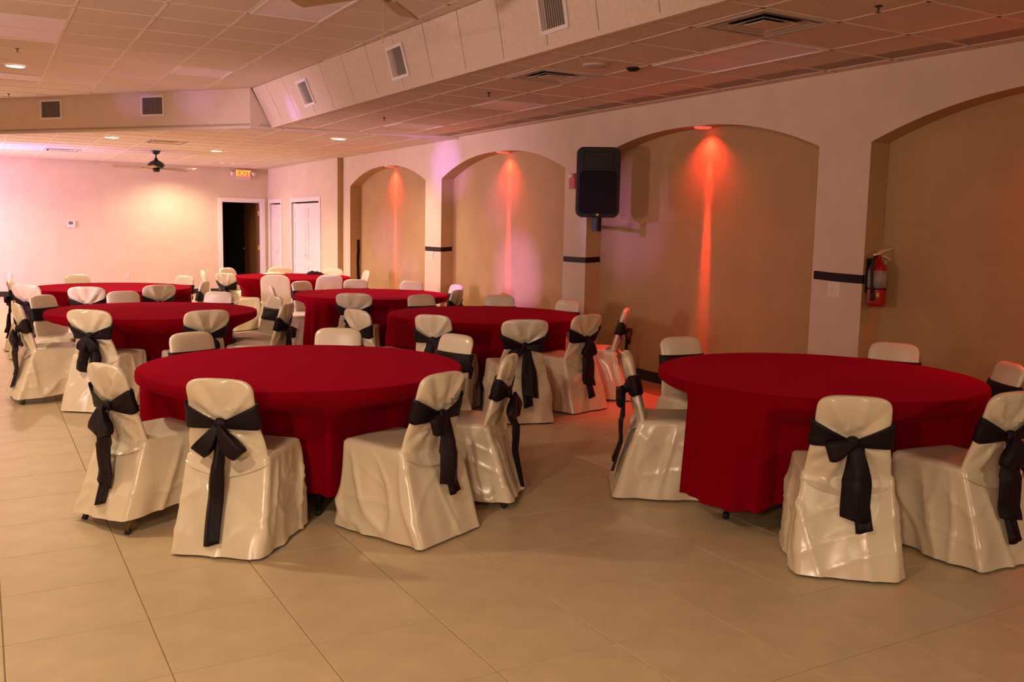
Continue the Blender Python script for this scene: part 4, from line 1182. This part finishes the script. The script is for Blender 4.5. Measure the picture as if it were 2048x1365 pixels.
# chairs: table, x, y, style, variant, bow, label, turn (degrees), hem, mirror
CH = [
 ('front', .50, 5.02, 'narrow', 0, 'broad', 'satin-covered chair with bare bronze feet showing, left of the nearest table', 13, 1, False),
 ('front', .92, 4.33, 'narrow', 0, 'long', 'satin-covered chair with one long narrow sash tail, front of the nearest table', 0, 0, False),
 ('front', 1.985, 4.09, 'narrow', 1, 'wide', 'satin-covered chair turned three-quarters at the near right of the nearest table', 6, 0, False),
 ('front', 2.63, 4.54, 'narrow', 1, 'long', 'satin-covered chair seen almost side-on at the right of the nearest table', -7, 1, True),
 ('front', 1.17, 6.32, 'narrow', 2, 'stubby', 'satin-covered chair peeking over the far left edge of the nearest table', 0, 0, False),
 ('front', 2.18, 6.24, 'narrow', 0, 'stubby', 'satin-covered chair peeking over the far middle edge of the nearest table', 0, 0, False),
 ('front', 2.80, 5.59, 'narrow', 2, 'wide', 'satin-covered chair with wide flat sash at the far right of the nearest table', 0, 0, False),
 ('right', 3.34, 4.44, 'narrow', 1, 'twin', 'satin-covered chair seen side-on at the left of the table by the extinguisher', 0, 0, False),
 ('right', 3.38, 2.77, 'narrow', 2, 'wide', 'satin-covered chair with stub-ended sash at the front of the right table', 0, 0, False),
 ('right', 4.21, 2.53, 'narrow', 0, 'broad', 'satin-covered chair cut by the right edge of the picture', -1, 0, False),
 ('right', 5.20, 3.19, 'narrow', 1, 'stubby', 'satin-covered chair at the far right of the right table, facing the camera', 0, 0, False),
 ('right', 5.36, 4.10, 'narrow', 2, 'stubby', 'satin-covered chair peeking over the right table below the extinguisher', 8, 0, False),
 ('right', 4.17, 4.93, 'narrow', 0, 'stubby', 'satin-covered chair beyond the left end of the right table', -10, 0, False),
 ('midleft', .29, 8.90, 'narrow', 2, 'broad', 'satin-covered chair with a broad sash tail left of the middle left table', 0, 1, False),
 ('midleft', .70, 8.22, 'fan', 0, 'stubby', 'satin-covered chair with a fanned head at the front of the middle left table', 0, 0, False),
 ('midleft', 1.62, 7.86, 'fan', 1, 'stubby', 'satin-covered chair with fanned head at the near right of the middle left table', 0, 0, True),
 ('midleft', 2.42, 8.36, 'narrow', 1, 'twin', 'satin-covered chair facing left at the right of the middle left table', 0, 0, False),
 ('midleft', 1.22, 10.24, 'narrow', 0, 'stubby', 'satin-covered chair peeking over the far middle of the middle left table', 0, 0, False),
 ('midleft', .56, 9.92, 'narrow', 1, 'stubby', 'satin-covered chair peeking over the far left of the middle left table', 0, 0, False),
 ('midleft', 2.15, 9.96, 'narrow', 2, 'stubby', 'satin-covered chair peeking over the far right of the middle left table', 0, 0, False),
 ('midleft', 2.53, 9.28, 'narrow', 0, 'stubby', 'lavender-lit satin chair at the right tip of the middle left table', 0, 0, False),
 ('middle', 3.26, 6.99, 'narrow', 1, 'wide', 'satin-covered chair with a crumpled head at the near left of the middle table', 0, 0, True),
 ('middle', 3.83, 6.51, 'fan', 1, 'side', 'satin-covered chair with fanned head and long tail at the front of the middle table', 0, 0, False),
 ('middle', 4.49, 6.60, 'fan', 0, 'broad', 'satin-covered chair glowing orange at the near right of the middle table', 0, 0, False),
 ('middle', 5.12, 6.94, 'narrow', 1, 'side', 'satin-covered chair seen side-on at the right end of the middle table', 0, 0, False),
 ('middle', 4.09, 9.05, 'narrow', 2, 'stubby', 'satin-covered chair peeking over the far left of the middle table', 0, 0, False),
 ('middle', 4.87, 8.78, 'narrow', 0, 'stubby', 'satin-covered chair peeking over the far middle of the middle table', 0, 0, False),
 ('middle', 5.28, 8.02, 'narrow', 1, 'stubby', 'lavender-lit satin chair peeking over the right tip of the middle table', 0, 0, False),
 ('middle', 2.90, 7.48, 'fan', 0, 'wide', 'satin-covered chair with a pleated fan head at the left of the middle table', 0, 0, False),
 ('rear', 3.45, 9.42, 'fan', 1, 'stubby', 'satin-covered chair with pleated head at the front of the rear table', 0, 0, True),
 ('rear', 3.58, 11.66, 'narrow', 0, 'stubby', 'satin-covered chair peeking over the far left of the rear table', 0, 0, False),
 ('rear', 4.42, 11.78, 'narrow', 1, 'stubby', 'satin-covered chair peeking over the far middle of the rear table', 0, 0, False),
 ('rear', 4.92, 11.42, 'narrow', 2, 'stubby', 'satin-covered chair peeking over the far right of the rear table', 0, 0, False),
 ('rear', 5.26, 10.61, 'narrow', 0, 'stubby', 'satin-covered chair at the right tip of the rear table, facing the camera', 0, 0, False),
 ('rear', 4.84, 9.66, 'narrow', 2, 'twin', 'satin-covered chair with its back turned at the near right of the rear table', 0, 0, False),
 ('rear', 2.92, 10.80, 'narrow', 1, 'twin', 'satin-covered chair facing right at the left of the rear table', 0, 0, False),
 ('farright', 3.66, 13.22, 'plain', 0, None, 'plain cream chair without sash at the near left of the far right table', 0, 0, False),
 ('farright', 4.42, 13.12, 'plain', 1, None, 'plain cream chair without sash at the near middle of the far right table', 0, 0, False),
 ('farright', 4.42, 15.63, 'plain', 0, None, 'plain white chair beyond the far right table in front of the closet doors', 0, 0, False),
 ('farright', 5.18, 15.15, 'plain', 1, None, 'plain white chair beyond the far right table near the wall step', 0, 0, False),
 ('farright', 5.46, 14.29, 'plain', 0, None, 'plain cream chair at the right of the far right table under the farthest arch', 0, 0, False),
 ('farright', 3.46, 15.42, 'plain', 1, None, 'plain cream chair beyond the far right table beside the dark doorway', 0, 0, False),
 ('farright', 3.10, 13.72, 'fan', 0, 'stubby', 'satin-covered chair with a tied sash at the left of the far right table', 0, 0, False),
 ('farright', 2.92, 14.60, 'plain', 0, None, 'plain white chair seen as a thin sliver left of the far right table', 0, 0, False),
 ('farleft', 1.10, 13.60, 'narrow', 0, 'stubby', 'satin-covered chair peeking over the far middle of the far left table', 0, 0, False),
 ('farleft', 2.42, 13.10, 'narrow', 1, 'stubby', 'satin-covered chair at the far right tip of the far left table', 0, 0, False),
 ('farleft', .98, 11.14, 'fan', 0, 'stubby', 'satin-covered chair with tied bow at the front of the far left table', 0, 0, False),
 ('farleft', 1.74, 11.22, 'fan', 1, 'stubby', 'satin-covered chair with tied bow at the near right of the far left table', 0, 0, True),
 ('farleft', .47, 11.50, 'fan', 1, 'twin', 'satin-covered chair with tied bow at the near left of the far left table', 0, 0, False),
 ('farleft', .27, 12.60, 'narrow', 2, 'side', 'satin-covered chair with dark bow at the left tip of the far left table', 0, 0, False),
 ('farleft', 2.44, 11.88, 'narrow', 0, 'stubby', 'satin-covered chair facing left at the right of the far left table', 0, 0, False),
 ('edge', .10, 14.27, 'narrow', 1, 'side', 'satin-covered chair barely in the picture at its left edge', 0, 0, False),
]
GROUP = {'front': 'chairs round the nearest table', 'right': 'chairs round the right table', 'midleft': 'chairs round the middle left table', 'middle': 'chairs round the middle table', 'rear': 'chairs round the rear table', 'farleft': 'chairs round the far left table', 'farright': 'chairs round the far right table', 'edge': 'chairs at the left edge'}
# seats of neighbours must not run into each other: nudge crowded pairs apart
PL = [[c[0], c[1], c[2], math.atan2(TABLES[c[0]][1] - c[2], TABLES[c[0]][0] - c[1]) + math.radians(c[7])] for c in CH]
def corners(p, g=0.0):
    d = Vector((math.cos(p[3]), math.sin(p[3]))); s_ = Vector((-d.y, d.x)); o_ = Vector((p[1], p[2]))
    return [o_ + d * a + s_ * c for a, c in ((-.085 - g, -.262 - g), (.598 + g, -.262 - g), (.598 + g, .262 + g), (-.085 - g, .262 + g))]
def clash(p, q):
    A_, B_ = corners(p), corners(q); best = 9; ax = None
    for P in (A_, B_):
        for k in range(2):
            n_ = (P[k + 1] - P[k]).normalized()
            a_ = [v_.dot(n_) for v_ in A_]; b_ = [v_.dot(n_) for v_ in B_]
            ov = min(max(a_), max(b_)) - max(min(a_), min(b_))
            if ov <= 0: return 0, None
            if ov < best:
                best = ov; ax = n_ if sum(a_) < sum(b_) else -n_
    return best, ax
for it in range(60):
    moved = False
    for i in range(len(PL)):
        for j in range(i + 1, len(PL)):
            if abs(PL[i][1] - PL[j][1]) > 1.3 or abs(PL[i][2] - PL[j][2]) > 1.3: continue
            ov, ax = clash(PL[i], PL[j])
            if ov > 0:
                moved = True
                for k, sg in ((i, -1), (j, 1)):
                    PL[k][1] += ax.x * sg * ov * .3; PL[k][2] += ax.y * sg * ov * .3
                    tx, ty = TABLES[PL[k][0]]; r_ = Vector((PL[k][1] - tx, PL[k][2] - ty)).normalized() * .006
                    PL[k][1] += r_.x; PL[k][2] += r_.y
    if not moved: break
for (tb_, x, y, st, var, bow, lab, turn, hem, mir), p in zip(CH, PL):
    chair(tb_, p[1], p[2], p[3], st, var, bow, lab, GROUP[tb_], hem, mir)

WHERE = {'front': 'nearest the camera', 'right': 'beside the fire extinguisher pier', 'midleft': 'in the middle left of the hall', 'middle': 'in front of the loudspeaker pier', 'rear': 'in front of the second farthest arch', 'farleft': 'at the far left below the thermostat', 'farright': 'at the far end by the closet doors', 'edge': 'cut by the left edge of the picture'}
for k, key in enumerate(TABLES):
    table(key, 'round folding table under a red cloth ' + WHERE[key])
    cloth(key, 11 + k * 7, 'deep red floor-length cloth on the round table ' + WHERE[key])

# things left lying on the far right table
rnd = random.Random(4); t = MB(); n = 20
def crumple(w, d, hgt, seed):
    mb = MB(); NU_, NV_ = 26, 18; o_ = Vector((seed * 3.1, seed, 0))
    def P(i, j):
        u = i / (NU_ - 1) - .5; v_ = j / (NV_ - 1) - .5
        e_ = max(0, 1 - (abs(u) * 2) ** 3) * max(0, 1 - (abs(v_) * 2) ** 3)
        z = hgt * e_ * (.45 + .9 * abs(noise.noise(Vector((u * 5, v_ * 5, 0)) + o_))) + .002
        return (u * w * (1 + .15 * noise.noise(Vector((v_ * 4, 1, 0)) + o_)), v_ * d, z), (0, 0, 1)
    mb.sheet(P, NU_, NV_, .003); return mb
o = crumple(.30, .14, .06, 2).build('crumpled_sash', M_SASH, None, True, (4.80, 14.95, TZ + .006)); tag(o, 'crumpled black sash lying on the far right table', 'sash')
o = crumple(.34, .16, .035, 6).build('folded_cover', M_SATIN_PLAIN, None, True, (4.16, 15.12, TZ + .006)); tag(o, 'folded white cloth lying on the far right table', 'cloth')
